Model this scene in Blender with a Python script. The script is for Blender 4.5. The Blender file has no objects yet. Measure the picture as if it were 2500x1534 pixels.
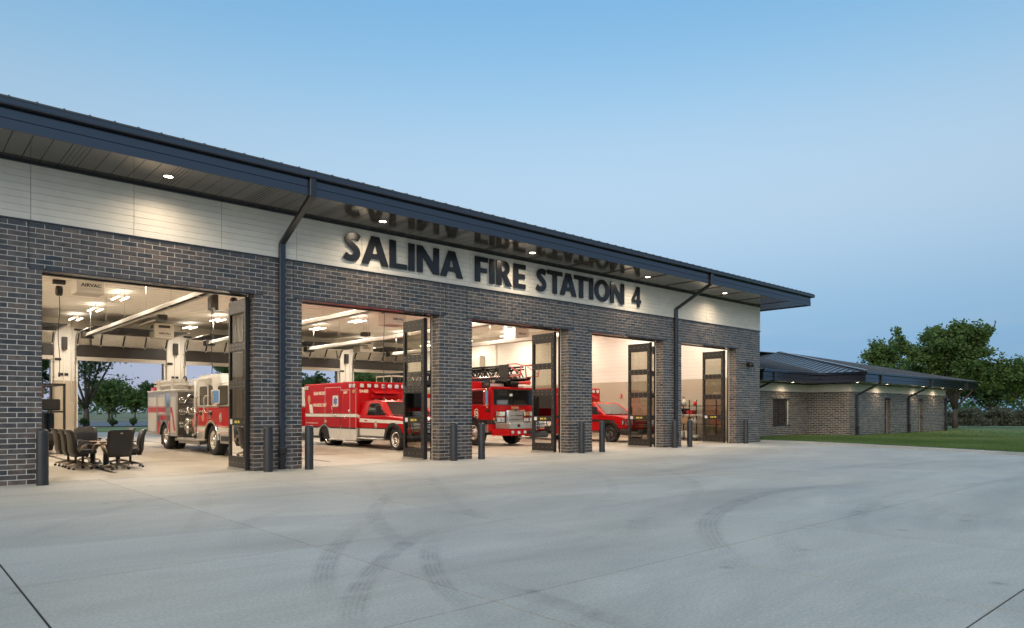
import bpy, bmesh, math, random
import numpy as np
from mathutils import Vector, Matrix
RAD = math.radians
random.seed(7)
sc = bpy.context.scene
COL = sc.collection

# ------------------------------------------------------------------ camera
cam_d = bpy.data.cameras.new('camera')
cam = bpy.data.objects.new('camera', cam_d); COL.objects.link(cam)
cam.location = (0.0, -16.65, 1.445)
cam.rotation_euler = (RAD(90), 0, RAD(-42.13))
cam_d.sensor_width = 36.0
cam_d.lens = 1714.0 / 2500.0 * 36.0
cam_d.shift_y = 237.5 / 2500.0
cam_d.clip_start = 0.05
cam_d.clip_end = 3000
sc.camera = cam

# ------------------------------------------------------------------ sky (dusk), sun behind the camera just under the horizon
VIEW_AZ = math.atan2(0.7417, 0.6708)          # direction the camera looks (from +X towards +Y)
world = bpy.data.worlds.new('World'); sc.world = world
world.use_nodes = True
nt = world.node_tree; nt.nodes.clear()
N = nt.nodes.new; L = nt.links.new
tc = N('ShaderNodeTexCoord')
sep = N('ShaderNodeSeparateXYZ'); L(tc.outputs['Generated'], sep.inputs[0])
asin = N('ShaderNodeMath'); asin.operation = 'ARCSINE'; L(sep.outputs['Z'], asin.inputs[0])
el = N('ShaderNodeMath'); el.operation = 'DIVIDE'; el.inputs[1].default_value = math.pi / 2; L(asin.outputs[0], el.inputs[0])
def lin(c): return tuple(((v / 255) / 12.92 if v <= 10 else ((v / 255 + 0.055) / 1.055) ** 2.4) for v in c) + (1,)
ramp = N('ShaderNodeValToRGB'); L(el.outputs[0], ramp.inputs[0])
cr = ramp.color_ramp; cr.interpolation = 'B_SPLINE'
stops = [(0.0, (128, 172, 214)), (0.035, (134, 180, 220)), (0.09, (150, 194, 230)), (0.155, (190, 217, 242)), (0.215, (186, 218, 245)),
         (0.27, (160, 207, 243)), (0.33, (132, 191, 238)), (0.45, (124, 184, 234)), (1.0, (112, 170, 226))]
while len(cr.elements) < len(stops): cr.elements.new(0.5)
for e, (p, c) in zip(cr.elements, stops): e.position = p; e.color = lin(c)
# Rayleigh-like dependence on the angle to the sun: brightest towards and away from it, darker across
vdot = N('ShaderNodeVectorMath'); vdot.operation = 'DOT_PRODUCT'
L(tc.outputs['Generated'], vdot.inputs[0]); vdot.inputs[1].default_value = (math.cos(VIEW_AZ - 0.10), math.sin(VIEW_AZ - 0.10), 0.10)
sq = N('ShaderNodeMath'); sq.operation = 'POWER'; sq.inputs[1].default_value = 2.0
ab = N('ShaderNodeMath'); ab.operation = 'ABSOLUTE'; L(vdot.outputs['Value'], ab.inputs[0]); L(ab.outputs[0], sq.inputs[0])
ma = N('ShaderNodeMath'); ma.operation = 'MULTIPLY_ADD'; ma.inputs[1].default_value = 0.30; ma.inputs[2].default_value = 0.72
L(sq.outputs[0], ma.inputs[0])
# faint low clouds near the horizon
mp = N('ShaderNodeMapping'); mp.inputs['Scale'].default_value = (5, 5, 22); L(tc.outputs['Generated'], mp.inputs[0])
cn = N('ShaderNodeTexNoise'); cn.inputs['Scale'].default_value = 2.2; cn.inputs['Detail'].default_value = 5; L(mp.outputs[0], cn.inputs[0])
cm = N('ShaderNodeMapRange'); cm.inputs[1].default_value = 0.50; cm.inputs[2].default_value = 0.72; cm.inputs[3].default_value = 0; cm.inputs[4].default_value = 0.22
L(cn.outputs['Fac'], cm.inputs[0])
cb = N('ShaderNodeMapRange'); cb.inputs[1].default_value = 0.16; cb.inputs[2].default_value = 0.09; cb.inputs[3].default_value = 0; cb.inputs[4].default_value = 1
L(sep.outputs['Z'], cb.inputs[0])
cf = N('ShaderNodeMath'); cf.operation = 'MULTIPLY'; L(cm.outputs[0], cf.inputs[0]); L(cb.outputs[0], cf.inputs[1])
cx = N('ShaderNodeMix'); cx.data_type = 'RGBA'; L(cf.outputs[0], cx.inputs['Factor']); L(ramp.outputs[0], cx.inputs['A']); cx.inputs['B'].default_value = lin((190, 206, 226))
# pink band opposite the set sun, low over the rear of the station
pd = N('ShaderNodeVectorMath'); pd.operation = 'DOT_PRODUCT'; L(tc.outputs['Generated'], pd.inputs[0]); pd.inputs[1].default_value = (-0.05, 0.998, 0.0)
pm = N('ShaderNodeMapRange'); pm.interpolation_type = 'SMOOTHSTEP'; pm.inputs[1].default_value = 0.60; pm.inputs[2].default_value = 1.0; pm.inputs[3].default_value = 0; pm.inputs[4].default_value = 0.55; L(pd.outputs['Value'], pm.inputs[0])
pe = N('ShaderNodeMapRange'); pe.interpolation_type = 'SMOOTHSTEP'; pe.inputs[1].default_value = 0.20; pe.inputs[2].default_value = 0.06; pe.inputs[3].default_value = 0; pe.inputs[4].default_value = 1; L(sep.outputs['Z'], pe.inputs[0])
pf = N('ShaderNodeMath'); pf.operation = 'MULTIPLY'; L(pm.outputs[0], pf.inputs[0]); L(pe.outputs[0], pf.inputs[1])
px_ = N('ShaderNodeMix'); px_.data_type = 'RGBA'; L(pf.outputs[0], px_.inputs['Factor']); L(cx.outputs['Result'], px_.inputs['A']); px_.inputs['B'].default_value = lin((214, 206, 222))
mul = N('ShaderNodeVectorMath'); mul.operation = 'SCALE'; L(px_.outputs['Result'], mul.inputs[0]); L(ma.outputs[0], mul.inputs['Scale'])
# the physical sky adds the glow of the set sun behind the camera
sky = N('ShaderNodeTexSky'); sky.sky_type = 'NISHITA'; sky.sun_disc = False
sky.sun_elevation = RAD(2.0); sky.sun_rotation = RAD(90) - math.atan2(-0.56, -0.90)
sk = N('ShaderNodeVectorMath'); sk.operation = 'SCALE'; sk.inputs['Scale'].default_value = 0.010; L(sky.outputs[0], sk.inputs[0])
add = N('ShaderNodeVectorMath'); add.operation = 'ADD'; L(mul.outputs[0], add.inputs[0]); L(sk.outputs[0], add.inputs[1])
bg = N('ShaderNodeBackground'); L(add.outputs[0], bg.inputs[0]); bg.inputs[1].default_value = 0.88
wo = N('ShaderNodeOutputWorld'); L(bg.outputs[0], wo.inputs[0])

# ------------------------------------------------------------------ sun: the soft afterglow from behind the camera
sd = bpy.data.lights.new('sun', 'SUN'); so = bpy.data.objects.new('sun', sd); COL.objects.link(so)
sd.energy = 2.1; sd.angle = RAD(75); sd.color = (1.0, 0.90, 0.75)
so.rotation_euler = Vector((0.90, 0.56, -0.55)).to_track_quat('-Z', 'Y').to_euler()
so.location = (-30, -25, 18)
sc.view_settings.view_transform = 'Standard'; sc.view_settings.look = 'None'
sc.view_settings.exposure = 0.08; sc.view_settings.gamma = 1.0; sc.view_settings.use_curve_mapping = False
sc.render.engine = 'CYCLES'
sc.cycles.use_denoising = True
sc.cycles.max_bounces = 7; sc.cycles.diffuse_bounces = 4; sc.cycles.glossy_bounces = 4; sc.cycles.transmission_bounces = 6; sc.cycles.transparent_max_bounces = 12
sc.cycles.caustics_reflective = False; sc.cycles.caustics_refractive = False
sc.cycles.sample_clamp_indirect = 6.0

# ------------------------------------------------------------------ helpers
LOC = {}
def tag(o, label=None, cat=None, group=None, kind=None):
    if label: o['label'] = label
    if cat: o['category'] = cat
    if group: o['group'] = group
    if kind: o['kind'] = kind
    return o
def empty(name, loc, label=None, cat=None, group=None, kind=None, rz=0.0):
    o = bpy.data.objects.new(name, None); COL.objects.link(o)
    o.location = loc; o.rotation_euler = (0, 0, rz); o.empty_display_size = 0.2
    LOC[o.name] = Vector(loc)
    return tag(o, label, cat, group, kind)
def wloc(o): return LOC.get(o.name, Vector((0, 0, 0))) if o else Vector((0, 0, 0))
def put(name, me, parent=None, local=False, loc=None):
    """link a mesh; its vertices are world coordinates unless local"""
    o = bpy.data.objects.new(name, me); COL.objects.link(o)
    if parent is not None: o.parent = parent
    if loc is not None: o.location = Vector(loc) - (Vector((0, 0, 0)) if local else wloc(parent))
    elif parent is not None and not local: o.location = -wloc(parent)
    LOC[o.name] = Vector(loc) if loc is not None else (wloc(parent) if local else Vector((0, 0, 0)))
    if local and loc is not None: LOC[o.name] = wloc(parent) + Vector(loc)
    return o
class MB:
    def __init__(s): s.v = []; s.f = []; s.sm = []
    def _a(s, vs, fs, smooth=False):
        b = len(s.v); s.v += [tuple(p) for p in vs]
        s.f += [tuple(b + i for i in f) for f in fs]; s.sm += [smooth] * len(fs)
        return s
    def box(s, x0, x1, y0, y1, z0, z1):
        return s._a([(x0, y0, z0), (x1, y0, z0), (x1, y1, z0), (x0, y1, z0), (x0, y0, z1), (x1, y0, z1), (x1, y1, z1), (x0, y1, z1)],
                    [(0, 3, 2, 1), (4, 5, 6, 7), (0, 1, 5, 4), (1, 2, 6, 5), (2, 3, 7, 6), (3, 0, 4, 7)])
    def hexa(s, p): return s._a(p, [(0, 3, 2, 1), (4, 5, 6, 7), (0, 1, 5, 4), (1, 2, 6, 5), (2, 3, 7, 6), (3, 0, 4, 7)])
    def prism(s, poly, axis, a0, a1):
        n = len(poly)
        mk = {'x': lambda a, p: (a, p[0], p[1]), 'y': lambda a, p: (p[0], a, p[1]), 'z': lambda a, p: (p[0], p[1], a)}[axis]
        vs = [mk(a0, p) for p in poly] + [mk(a1, p) for p in poly]
        fs = [tuple(range(n)), tuple(range(2 * n - 1, n - 1, -1))] + [(i, i + n, (i + 1) % n + n, (i + 1) % n) for i in range(n)]
        return s._a(vs, fs)
    def quad(s, *p): return s._a(p, [tuple(range(len(p)))])
    def tube(s, pts, r, n=8, cap=True, r2=None):
        pts = [Vector(p) for p in pts]; rings = []; m = len(pts)
        for i, p in enumerate(pts):
            d = (pts[min(i + 1, m - 1)] - pts[max(i - 1, 0)]).normalized()
            u = d.orthogonal().normalized() if i == 0 else (u - d * u.dot(d)).normalized()
            w = d.cross(u); rr = r if r2 is None else r + (r2 - r) * i / (m - 1)
            rings.append([p + u * math.cos(2 * math.pi * k / n) * rr + w * math.sin(2 * math.pi * k / n) * rr for k in range(n)])
        vs = [q for g in rings for q in g]; fs = []
        for i in range(m - 1):
            for k in range(n): fs.append((i * n + k, i * n + (k + 1) % n, (i + 1) * n + (k + 1) % n, (i + 1) * n + k))
        s._a(vs, fs, True)
        if cap:
            b = len(s.v) - len(vs)
            s.f += [tuple(b + k for k in range(n - 1, -1, -1)), tuple(b + (m - 1) * n + k for k in range(n))]; s.sm += [False, False]
        return s
    def bar(s, p0, p1, w, h, up=(0, 0, 1)):
        p0 = Vector(p0); p1 = Vector(p1); d = (p1 - p0).normalized(); u = d.cross(Vector(up)).normalized() * (w / 2); v = u.normalized().cross(d).normalized() * (h / 2)
        return s.hexa([p0 - u - v, p0 + u - v, p1 + u - v, p1 - u - v, p0 - u + v, p0 + u + v, p1 + u + v, p1 - u + v])
    def lathe(s, prof, axis, c, n=24, smooth=True):
        """prof: list of (t along axis, radius)"""
        vs = []; m = len(prof)
        for t, r in prof:
            for k in range(n):
                a = 2 * math.pi * k / n; ca, sa = math.cos(a) * r, math.sin(a) * r
                vs.append({'x': (c[0] + t, c[1] + ca, c[2] + sa), 'y': (c[0] + ca, c[1] + t, c[2] + sa), 'z': (c[0] + ca, c[1] + sa, c[2] + t)}[axis])
        fs = []
        for i in range(m - 1):
            for k in range(n): fs.append((i * n + k, i * n + (k + 1) % n, (i + 1) * n + (k + 1) % n, (i + 1) * n + k))
        s._a(vs, fs, smooth); return s
    def xf(s, fn): s.v = [tuple(fn(*p)) for p in s.v]; return s
    def build(s, name, mat, parent=None, local=False, bevel=0.0, seg=1, kind=None, loc=None, smooth=False):
        me = bpy.data.meshes.new(name); me.from_pydata(s.v, [], s.f)
        bm = bmesh.new(); bm.from_mesh(me)
        for f, q in zip(bm.faces, s.sm): f.smooth = q or smooth
        bmesh.ops.recalc_face_normals(bm, faces=bm.faces)
        if bevel > 0:
            es = [e for e in bm.edges if len(e.link_faces) == 2 and e.calc_face_angle(0) > 0.5]
            bmesh.ops.bevel(bm, geom=es, offset=bevel, segments=seg, profile=0.6, affect='EDGES', clamp_overlap=True)
        bm.to_mesh(me); bm.free()
        if mat: me.materials.append(mat)
        o = put(name, me, parent, local, loc)
        if kind: o['kind'] = kind
        return o
def bx(name, mat, parent, x0, x1, y0, y1, z0, z1, bevel=0.0, seg=1, local=False):
    return MB().box(x0, x1, y0, y1, z0, z1).build(name, mat, parent, local, bevel, seg)
def again(src, name, parent, loc):
    """another copy of a mesh centred on its own origin, placed in world coordinates"""
    return put(name, src.data, parent, False, loc)
def copy_tree(o, parent=None, loc=None, rz=None):
    c = o.copy(); COL.objects.link(c)
    if parent is not None: c.parent = parent
    if loc is not None: c.location = loc; LOC[c.name] = Vector(loc)
    if rz is not None: c.rotation_euler = (0, 0, rz)
    for ch in o.children: copy_tree(ch, c)
    return c
def rrect(cx, cz, w, h, r, n=4):
    out = []
    for (sx, sz, a0) in ((1, -1, -90), (1, 1, 0), (-1, 1, 90), (-1, -1, 180)):
        for k in range(n + 1):
            a = RAD(a0 + 90 * k / n); out.append((cx + sx * (w / 2 - r) + math.cos(a) * r, cz + sz * (h / 2 - r) + math.sin(a) * r))
    return out
def arc(cy, cz, r, a0, a1, n=12): return [(cy + r * math.cos(RAD(a0 + (a1 - a0) * k / n)), cz + r * math.sin(RAD(a0 + (a1 - a0) * k / n))) for k in range(n + 1)]
# ------------------------------------------------------------------ materials
def mat(name, col, rough=0.5, metal=0.0, spec=0.5, coat=0.0, var=None, bump=None, emit=0.0, emitcol=None, stretch=None, rvar=0.0):
    m = bpy.data.materials.new(name); m.use_nodes = True; t = m.node_tree; b = t.nodes['Principled BSDF']
    b.inputs['Base Color'].default_value = (*col, 1); b.inputs['Roughness'].default_value = rough
    b.inputs['Metallic'].default_value = metal; b.inputs['Specular IOR Level'].default_value = spec
    b.inputs['Coat Weight'].default_value = coat; b.inputs['Coat Roughness'].default_value = 0.06
    if emit: b.inputs['Emission Color'].default_value = (*(emitcol or col), 1); b.inputs['Emission Strength'].default_value = emit
    if var or bump:
        g = t.nodes.new('ShaderNodeNewGeometry'); src = g.outputs['Position']
        if stretch:
            mpn = t.nodes.new('ShaderNodeMapping'); mpn.inputs['Scale'].default_value = stretch; t.links.new(src, mpn.inputs[0]); src = mpn.outputs[0]
    if var:
        sc_, amt = var
        n = t.nodes.new('ShaderNodeTexNoise'); n.inputs['Scale'].default_value = sc_; n.inputs['Detail'].default_value = 6; n.inputs['Roughness'].default_value = 0.62
        t.links.new(src, n.inputs[0])
        r = t.nodes.new('ShaderNodeMapRange'); r.inputs[1].default_value = 0.3; r.inputs[2].default_value = 0.7; r.inputs[3].default_value = 1 - amt; r.inputs[4].default_value = 1 + amt
        t.links.new(n.outputs['Fac'], r.inputs[0])
        s = t.nodes.new('ShaderNodeVectorMath'); s.operation = 'SCALE'; s.inputs[0].default_value = col; t.links.new(r.outputs[0], s.inputs['Scale'])
        t.links.new(s.outputs[0], b.inputs['Base Color'])
        if rvar:
            q = t.nodes.new('ShaderNodeMapRange'); q.inputs[1].default_value = 0.3; q.inputs[2].default_value = 0.7; q.inputs[3].default_value = rough - rvar; q.inputs[4].default_value = rough + rvar
            t.links.new(n.outputs['Fac'], q.inputs[0]); t.links.new(q.outputs[0], b.inputs['Roughness'])
    if bump:
        sc_, st = bump
        n2 = t.nodes.new('ShaderNodeTexNoise'); n2.inputs['Scale'].default_value = sc_; n2.inputs['Detail'].default_value = 4; t.links.new(src, n2.inputs[0])
        bp = t.nodes.new('ShaderNodeBump'); bp.inputs['Strength'].default_value = st; bp.inputs['Distance'].default_value = 0.02
        t.links.new(n2.outputs['Fac'], bp.inputs['Height']); t.links.new(bp.outputs[0], b.inputs['Normal'])
    return m

def island_mat(name, cols, rough, spec, noise_scale=9.0, noise_amt=0.22, bump=0.15, coat=0.0):
    """every separate piece of mesh (or object) gets its own tone out of cols"""
    m = mat(name, cols[0], rough, 0, spec, coat); t = m.node_tree; b = t.nodes['Principled BSDF']
    g = t.nodes.new('ShaderNodeNewGeometry'); oi = t.nodes.new('ShaderNodeObjectInfo')
    a = t.nodes.new('ShaderNodeMath'); a.operation = 'ADD'; t.links.new(g.outputs['Random Per Island'], a.inputs[0]); t.links.new(oi.outputs['Random'], a.inputs[1])
    fr = t.nodes.new('ShaderNodeMath'); fr.operation = 'FRACT'; t.links.new(a.outputs[0], fr.inputs[0])
    r = t.nodes.new('ShaderNodeValToRGB'); r.color_ramp.interpolation = 'LINEAR'
    while len(r.color_ramp.elements) < len(cols): r.color_ramp.elements.new(0.5)
    for i, (e, c) in enumerate(zip(r.color_ramp.elements, cols)): e.position = i / (len(cols) - 1); e.color = (*c, 1)
    t.links.new(fr.outputs[0], r.inputs[0])
    n = t.nodes.new('ShaderNodeTexNoise'); n.inputs['Scale'].default_value = noise_scale; n.inputs['Detail'].default_value = 5; t.links.new(g.outputs['Position'], n.inputs[0])
    q = t.nodes.new('ShaderNodeMapRange'); q.inputs[1].default_value = 0.3; q.inputs[2].default_value = 0.7; q.inputs[3].default_value = 1 - noise_amt; q.inputs[4].default_value = 1 + noise_amt
    t.links.new(n.outputs['Fac'], q.inputs[0])
    s = t.nodes.new('ShaderNodeVectorMath'); s.operation = 'SCALE'; t.links.new(r.outputs[0], s.inputs[0]); t.links.new(q.outputs[0], s.inputs['Scale'])
    t.links.new(s.outputs[0], b.inputs['Base Color'])
    q2 = t.nodes.new('ShaderNodeMapRange'); q2.inputs[3].default_value = rough - 0.07; q2.inputs[4].default_value = rough + 0.10
    t.links.new(fr.outputs[0], q2.inputs[0]); t.links.new(q2.outputs[0], b.inputs['Roughness'])
    n2 = t.nodes.new('ShaderNodeTexNoise'); n2.inputs['Scale'].default_value = 28; n2.inputs['Detail'].default_value = 3; t.links.new(g.outputs['Position'], n2.inputs[0])
    bp = t.nodes.new('ShaderNodeBump'); bp.inputs['Strength'].default_value = bump; bp.inputs['Distance'].default_value = 0.01
    t.links.new(n2.outputs['Fac'], bp.inputs['Height']); t.links.new(bp.outputs[0], b.inputs['Normal'])
    return m

M = {}
M['brick'] = island_mat('ironspot_brick', [(.056, .049, .048), (.118, .087, .072), (.038, .040, .048), (.155, .114, .091), (.070, .059, .055), (.098, .085, .080)], 0.30, 0.68, 7.0, .36, .25)
M['mortar'] = mat('mortar', (.66, .61, .53), 0.9, var=(14, .12), bump=(60, .2))
M['bronze'] = mat('dark_bronze_metal', (.050, .054, .064), 0.26, 0.6, 0.9, var=(1.5, .12))
M['bronze_sky_tint'] = mat('dark_bronze_sky_tint', (.080, .089, .110), 0.17, 0.85, 1.0)  # glossy bronze; blue of the reflected sky is tinted into the base colour
M['signblack'] = mat('sign_letter_black', (.016, .015, .016), 0.18, 0, 0.5)
M['roofmetal'] = mat('roof_metal', (.21, .21, .225), 0.30, 0.65, 0.8, var=(.8, .10))
M['soffit'] = mat('soffit_metal', (.165, .145, .128), 0.11, 0.6, 1.0, var=(.9, .10))
M['board'] = island_mat('pale_board', [(.74, .70, .62), (.77, .73, .65), (.72, .68, .61)], 0.55, 0.35, 3.0, 0.05, 0.04)
M['joint'] = mat('dark_joint', (.05, .048, .045), 0.9)
M['cream'] = mat('cream_block_wall', (.84, .80, .72), 0.6, var=(1.2, .03))
M['beige'] = mat('beige_block_wall', (.50, .43, .33), 0.5, var=(1.2, .04))
M['ceil'] = mat('white_ceiling', (.88, .85, .79), 0.75, var=(.7, .04))
M['ceil_rib'] = mat('ceiling_rib', (.55, .50, .43), 0.8)
M['black'] = mat('black_plastic', (.018, .017, .017), 0.45)
M['blackgloss'] = mat('black_gloss', (.012, .012, .013), 0.12, coat=.5)
M['bollard'] = mat('bollard_sleeve', (.030, .029, .030), 0.42, var=(3, .15))
M['rubber'] = mat('tyre_rubber', (.022, .021, .020), 0.75, bump=(45, .15), var=(6, .25))
M['chrome'] = mat('chrome', (.82, .80, .77), 0.10, 1.0)
M['alu'] = mat('brushed_aluminium', (.60, .57, .52), 0.32, 1.0, var=(12, .1))
M['stain'] = mat('stainless_panel', (.27, .25, .22), 0.30, 0.9, var=(5, .15))
M['roll'] = mat('roll_up_slat', (.70, .67, .61), 0.40, 0.2)
M['red'] = mat('fire_engine_red', (.47, .006, .008), 0.26, 0, 0.22, coat=.06)
M['orange'] = mat('signal_red', (.75, .05, .03), 0.3, 0, 0.5, coat=.5)
M['white'] = mat('vehicle_white', (.78, .74, .66), 0.2, 0, 0.5, coat=.6)
M['cabwhite'] = mat('cab_cream_white', (.82, .79, .72), 0.2, 0, 0.5, coat=.6)
M['stripe'] = mat('reflective_white', (.80, .76, .68), 0.45)
M['redstripe'] = mat('red_stripe', (.50, .03, .03), 0.35)
M['gold'] = mat('gold_leaf', (.72, .52, .24), 0.35, 0.4)
M['letterwhite'] = mat('cream_lettering', (.80, .72, .56), 0.5)
M['letterblack'] = mat('black_lettering', (.01, .01, .01), 0.5)
M['blue'] = mat('star_blue', (.03, .08, .35), 0.4)
M['lens'] = mat('clear_lens', (.72, .70, .66), 0.12, 0, 0.9, coat=1.0)
M['lensred'] = mat('red_lens', (.50, .01, .01), 0.10, 0, 0.8, coat=1.0)
M['lensamb'] = mat('amber_lens', (.75, .28, .04), 0.12, 0, 0.8, coat=1.0)
M['leather'] = mat('black_leather', (.022, .018, .015), 0.42, 0, 0.5, var=(18, .2), bump=(40, .12))
M['chairframe'] = mat('champagne_frame', (.34, .28, .21), 0.35, 0.7)
M['wood'] = mat('table_wood', (.46, .27, .15), 0.3, var=(3, .2), stretch=(1, 9, 1), coat=.3)
M['unit'] = mat('powder_coated_beige', (.52, .48, .41), 0.45)
M['tubealu'] = mat('aluminised_reflector', (.66, .62, .55), 0.45, 0.25)
M['darksteel'] = mat('dark_steel', (.05, .046, .042), 0.4, 0.6)
M['steel'] = mat('galvanised', (.50, .48, .44), 0.35, 0.9)
M['wire'] = mat('cable_black', (.02, .018, .016), 0.6)
M['doordark'] = mat('overhead_door_brown', (.020, .017, .014), 0.38, 0.1, 0.6)
M['card'] = mat('cardboard', (.36, .23, .13), 0.8, var=(5, .12))
M['plastic'] = mat('milky_plastic', (.62, .57, .48), 0.35)
M['plasticred'] = mat('red_plastic', (.60, .03, .03), 0.35)
M['label'] = mat('paper_label', (.72, .70, .66), 0.6)
M['yellow'] = mat('warning_yellow', (.70, .55, .08), 0.5)
M['bark'] = mat('bark', (.075, .055, .042), 0.9, var=(4, .3), bump=(12, .5))
M['tube_on'] = mat('lit_tube', (1, .92, .78), 0.5, emit=14.0, emitcol=(1, .84, .60))
M['down_on'] = mat('lit_lens', (1, .93, .80), 0.5, emit=26.0, emitcol=(1, .86, .66))
M['smoke'] = mat('smoked_glass', (.012, .013, .013), 0.05, 0, 0.6, coat=.3)
M['skin_mesh'] = mat('brown_netting', (.10, .045, .03), 0.7, var=(25, .5))

def glass(name, tint, rough=0.0, refl=0.06, keep=0.75):
    m = bpy.data.materials.new(name); m.use_nodes = True; t = m.node_tree; t.nodes.clear()
    tr = t.nodes.new('ShaderNodeBsdfTransparent'); tr.inputs[0].default_value = (*[c * keep for c in tint], 1)
    gl = t.nodes.new('ShaderNodeBsdfGlossy'); gl.inputs['Roughness'].default_value = rough + 0.01; gl.inputs[0].default_value = (1, 1, 1, 1)
    fr = t.nodes.new('ShaderNodeFresnel'); fr.inputs[0].default_value = 1.5
    ad = t.nodes.new('ShaderNodeMath'); ad.operation = 'MULTIPLY_ADD'; ad.inputs[1].default_value = 1.0; ad.inputs[2].default_value = refl
    t.links.new(fr.outputs[0], ad.inputs[0])
    mx = t.nodes.new('ShaderNodeMixShader'); o = t.nodes.new('ShaderNodeOutputMaterial')
    t.links.new(ad.outputs[0], mx.inputs[0]); t.links.new(tr.outputs[0], mx.inputs[1]); t.links.new(gl.outputs[0], mx.inputs[2]); t.links.new(mx.outputs[0], o.inputs[0])
    return m
M['doorglass'] = glass('tinted_door_glass', (.88, .86, .79), keep=.78, refl=.02)
M['carglass'] = glass('vehicle_glass', (.30, .30, .26), refl=.08, keep=.8)
M['winglass'] = glass('dark_window_glass', (.25, .24, .22), refl=.10, keep=.5)
M['overglass'] = glass('overhead_pane', (.80, .74, .62), refl=.30, keep=.85)

# concrete: mottled, slab by slab tone, stains
def concrete(name, base, warm, amt, slab=0.06, scale=.55, rough=.62, stretch=(1, 1, 1), big=.18, spec=.35):
    m = mat(name, base, rough, 0, spec); t = m.node_tree; b = t.nodes['Principled BSDF']
    g = t.nodes.new('ShaderNodeNewGeometry'); oi = t.nodes.new('ShaderNodeObjectInfo')
    mp_ = t.nodes.new('ShaderNodeMapping'); mp_.inputs['Scale'].default_value = stretch; t.links.new(g.outputs['Position'], mp_.inputs[0])
    n1 = t.nodes.new('ShaderNodeTexNoise'); n1.inputs['Scale'].default_value = scale; n1.inputs['Detail'].default_value = 8; n1.inputs['Roughness'].default_value = .68; n1.inputs['Distortion'].default_value = .6
    t.links.new(mp_.outputs[0], n1.inputs[0])
    n2 = t.nodes.new('ShaderNodeTexNoise'); n2.inputs['Scale'].default_value = big; n2.inputs['Detail'].default_value = 4; t.links.new(g.outputs['Position'], n2.inputs[0])
    n3 = t.nodes.new('ShaderNodeTexNoise'); n3.inputs['Scale'].default_value = 38; n3.inputs['Detail'].default_value = 3; t.links.new(g.outputs['Position'], n3.inputs[0])
    mx = t.nodes.new('ShaderNodeMix'); mx.data_type = 'RGBA'; mx.inputs['A'].default_value = (*base, 1); mx.inputs['B'].default_value = (*warm, 1)
    mr0 = t.nodes.new('ShaderNodeMapRange'); mr0.inputs[1].default_value = .38; mr0.inputs[2].default_value = .62; t.links.new(n2.outputs['Fac'], mr0.inputs[0]); t.links.new(mr0.outputs[0], mx.inputs['Factor'])
    def mr(n, lo, hi, a=.3, c=.7):
        q = t.nodes.new('ShaderNodeMapRange'); q.inputs[1].default_value = a; q.inputs[2].default_value = c; q.inputs[3].default_value = lo; q.inputs[4].default_value = hi; t.links.new(n, q.inputs[0]); return q.outputs[0]
    v = mr(n1.outputs['Fac'], 1 - amt, 1 + amt * .8); v3 = mr(n3.outputs['Fac'], .86, 1.13); vs = mr(oi.outputs['Random'], 1 - slab, 1 + slab, 0, 1)
    p1 = t.nodes.new('ShaderNodeMath'); p1.operation = 'MULTIPLY'; t.links.new(v, p1.inputs[0]); t.links.new(v3, p1.inputs[1])
    p2 = t.nodes.new('ShaderNodeMath'); p2.operation = 'MULTIPLY'; t.links.new(p1.outputs[0], p2.inputs[0]); t.links.new(vs, p2.inputs[1])
    s = t.nodes.new('ShaderNodeVectorMath'); s.operation = 'SCALE'; t.links.new(mx.outputs['Result'], s.inputs[0]); t.links.new(p2.outputs[0], s.inputs['Scale'])
    t.links.new(s.outputs[0], b.inputs['Base Color'])
    t.links.new(mr(n1.outputs['Fac'], rough - .08, rough + .1), b.inputs['Roughness'])
    # scattered drips and spots with a shape of their own
    vo = t.nodes.new('ShaderNodeTexVoronoi'); vo.inputs['Scale'].default_value = 1.1; t.links.new(g.outputs['Position'], vo.inputs['Vector'])
    sp_ = t.nodes.new('ShaderNodeMapRange'); sp_.inputs[1].default_value = .02; sp_.inputs[2].default_value = .10; sp_.inputs[3].default_value = .72; sp_.inputs[4].default_value = 1.0; t.links.new(vo.outputs['Distance'], sp_.inputs[0])
    p3 = t.nodes.new('ShaderNodeMath'); p3.operation = 'MULTIPLY'; t.links.new(p2.outputs[0], p3.inputs[0]); t.links.new(sp_.outputs[0], p3.inputs[1]); t.links.new(p3.outputs[0], s.inputs['Scale'])
    bp = t.nodes.new('ShaderNodeBump'); bp.inputs['Strength'].default_value = .12; bp.inputs['Distance'].default_value = .01
    t.links.new(n3.outputs['Fac'], bp.inputs['Height']); t.links.new(bp.outputs[0], b.inputs['Normal'])
    return m
M['concrete'] = concrete('apron_concrete', (.52, .485, .42), (.55, .495, .405), .22, .045, .55, .62, (.45, 1.3, 1))
M['floor'] = concrete('garage_floor', (.60, .53, .43), (.52, .45, .35), .20, .02, .5, .42, (1, 1.6, 1), .3, .45)
M['kerb'] = concrete('kerb_concrete', (.44, .42, .38), (.40, .38, .34), .10)
M['asphalt'] = mat('asphalt_road', (.16, .17, .18), .8, var=(.4, .12))

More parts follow.
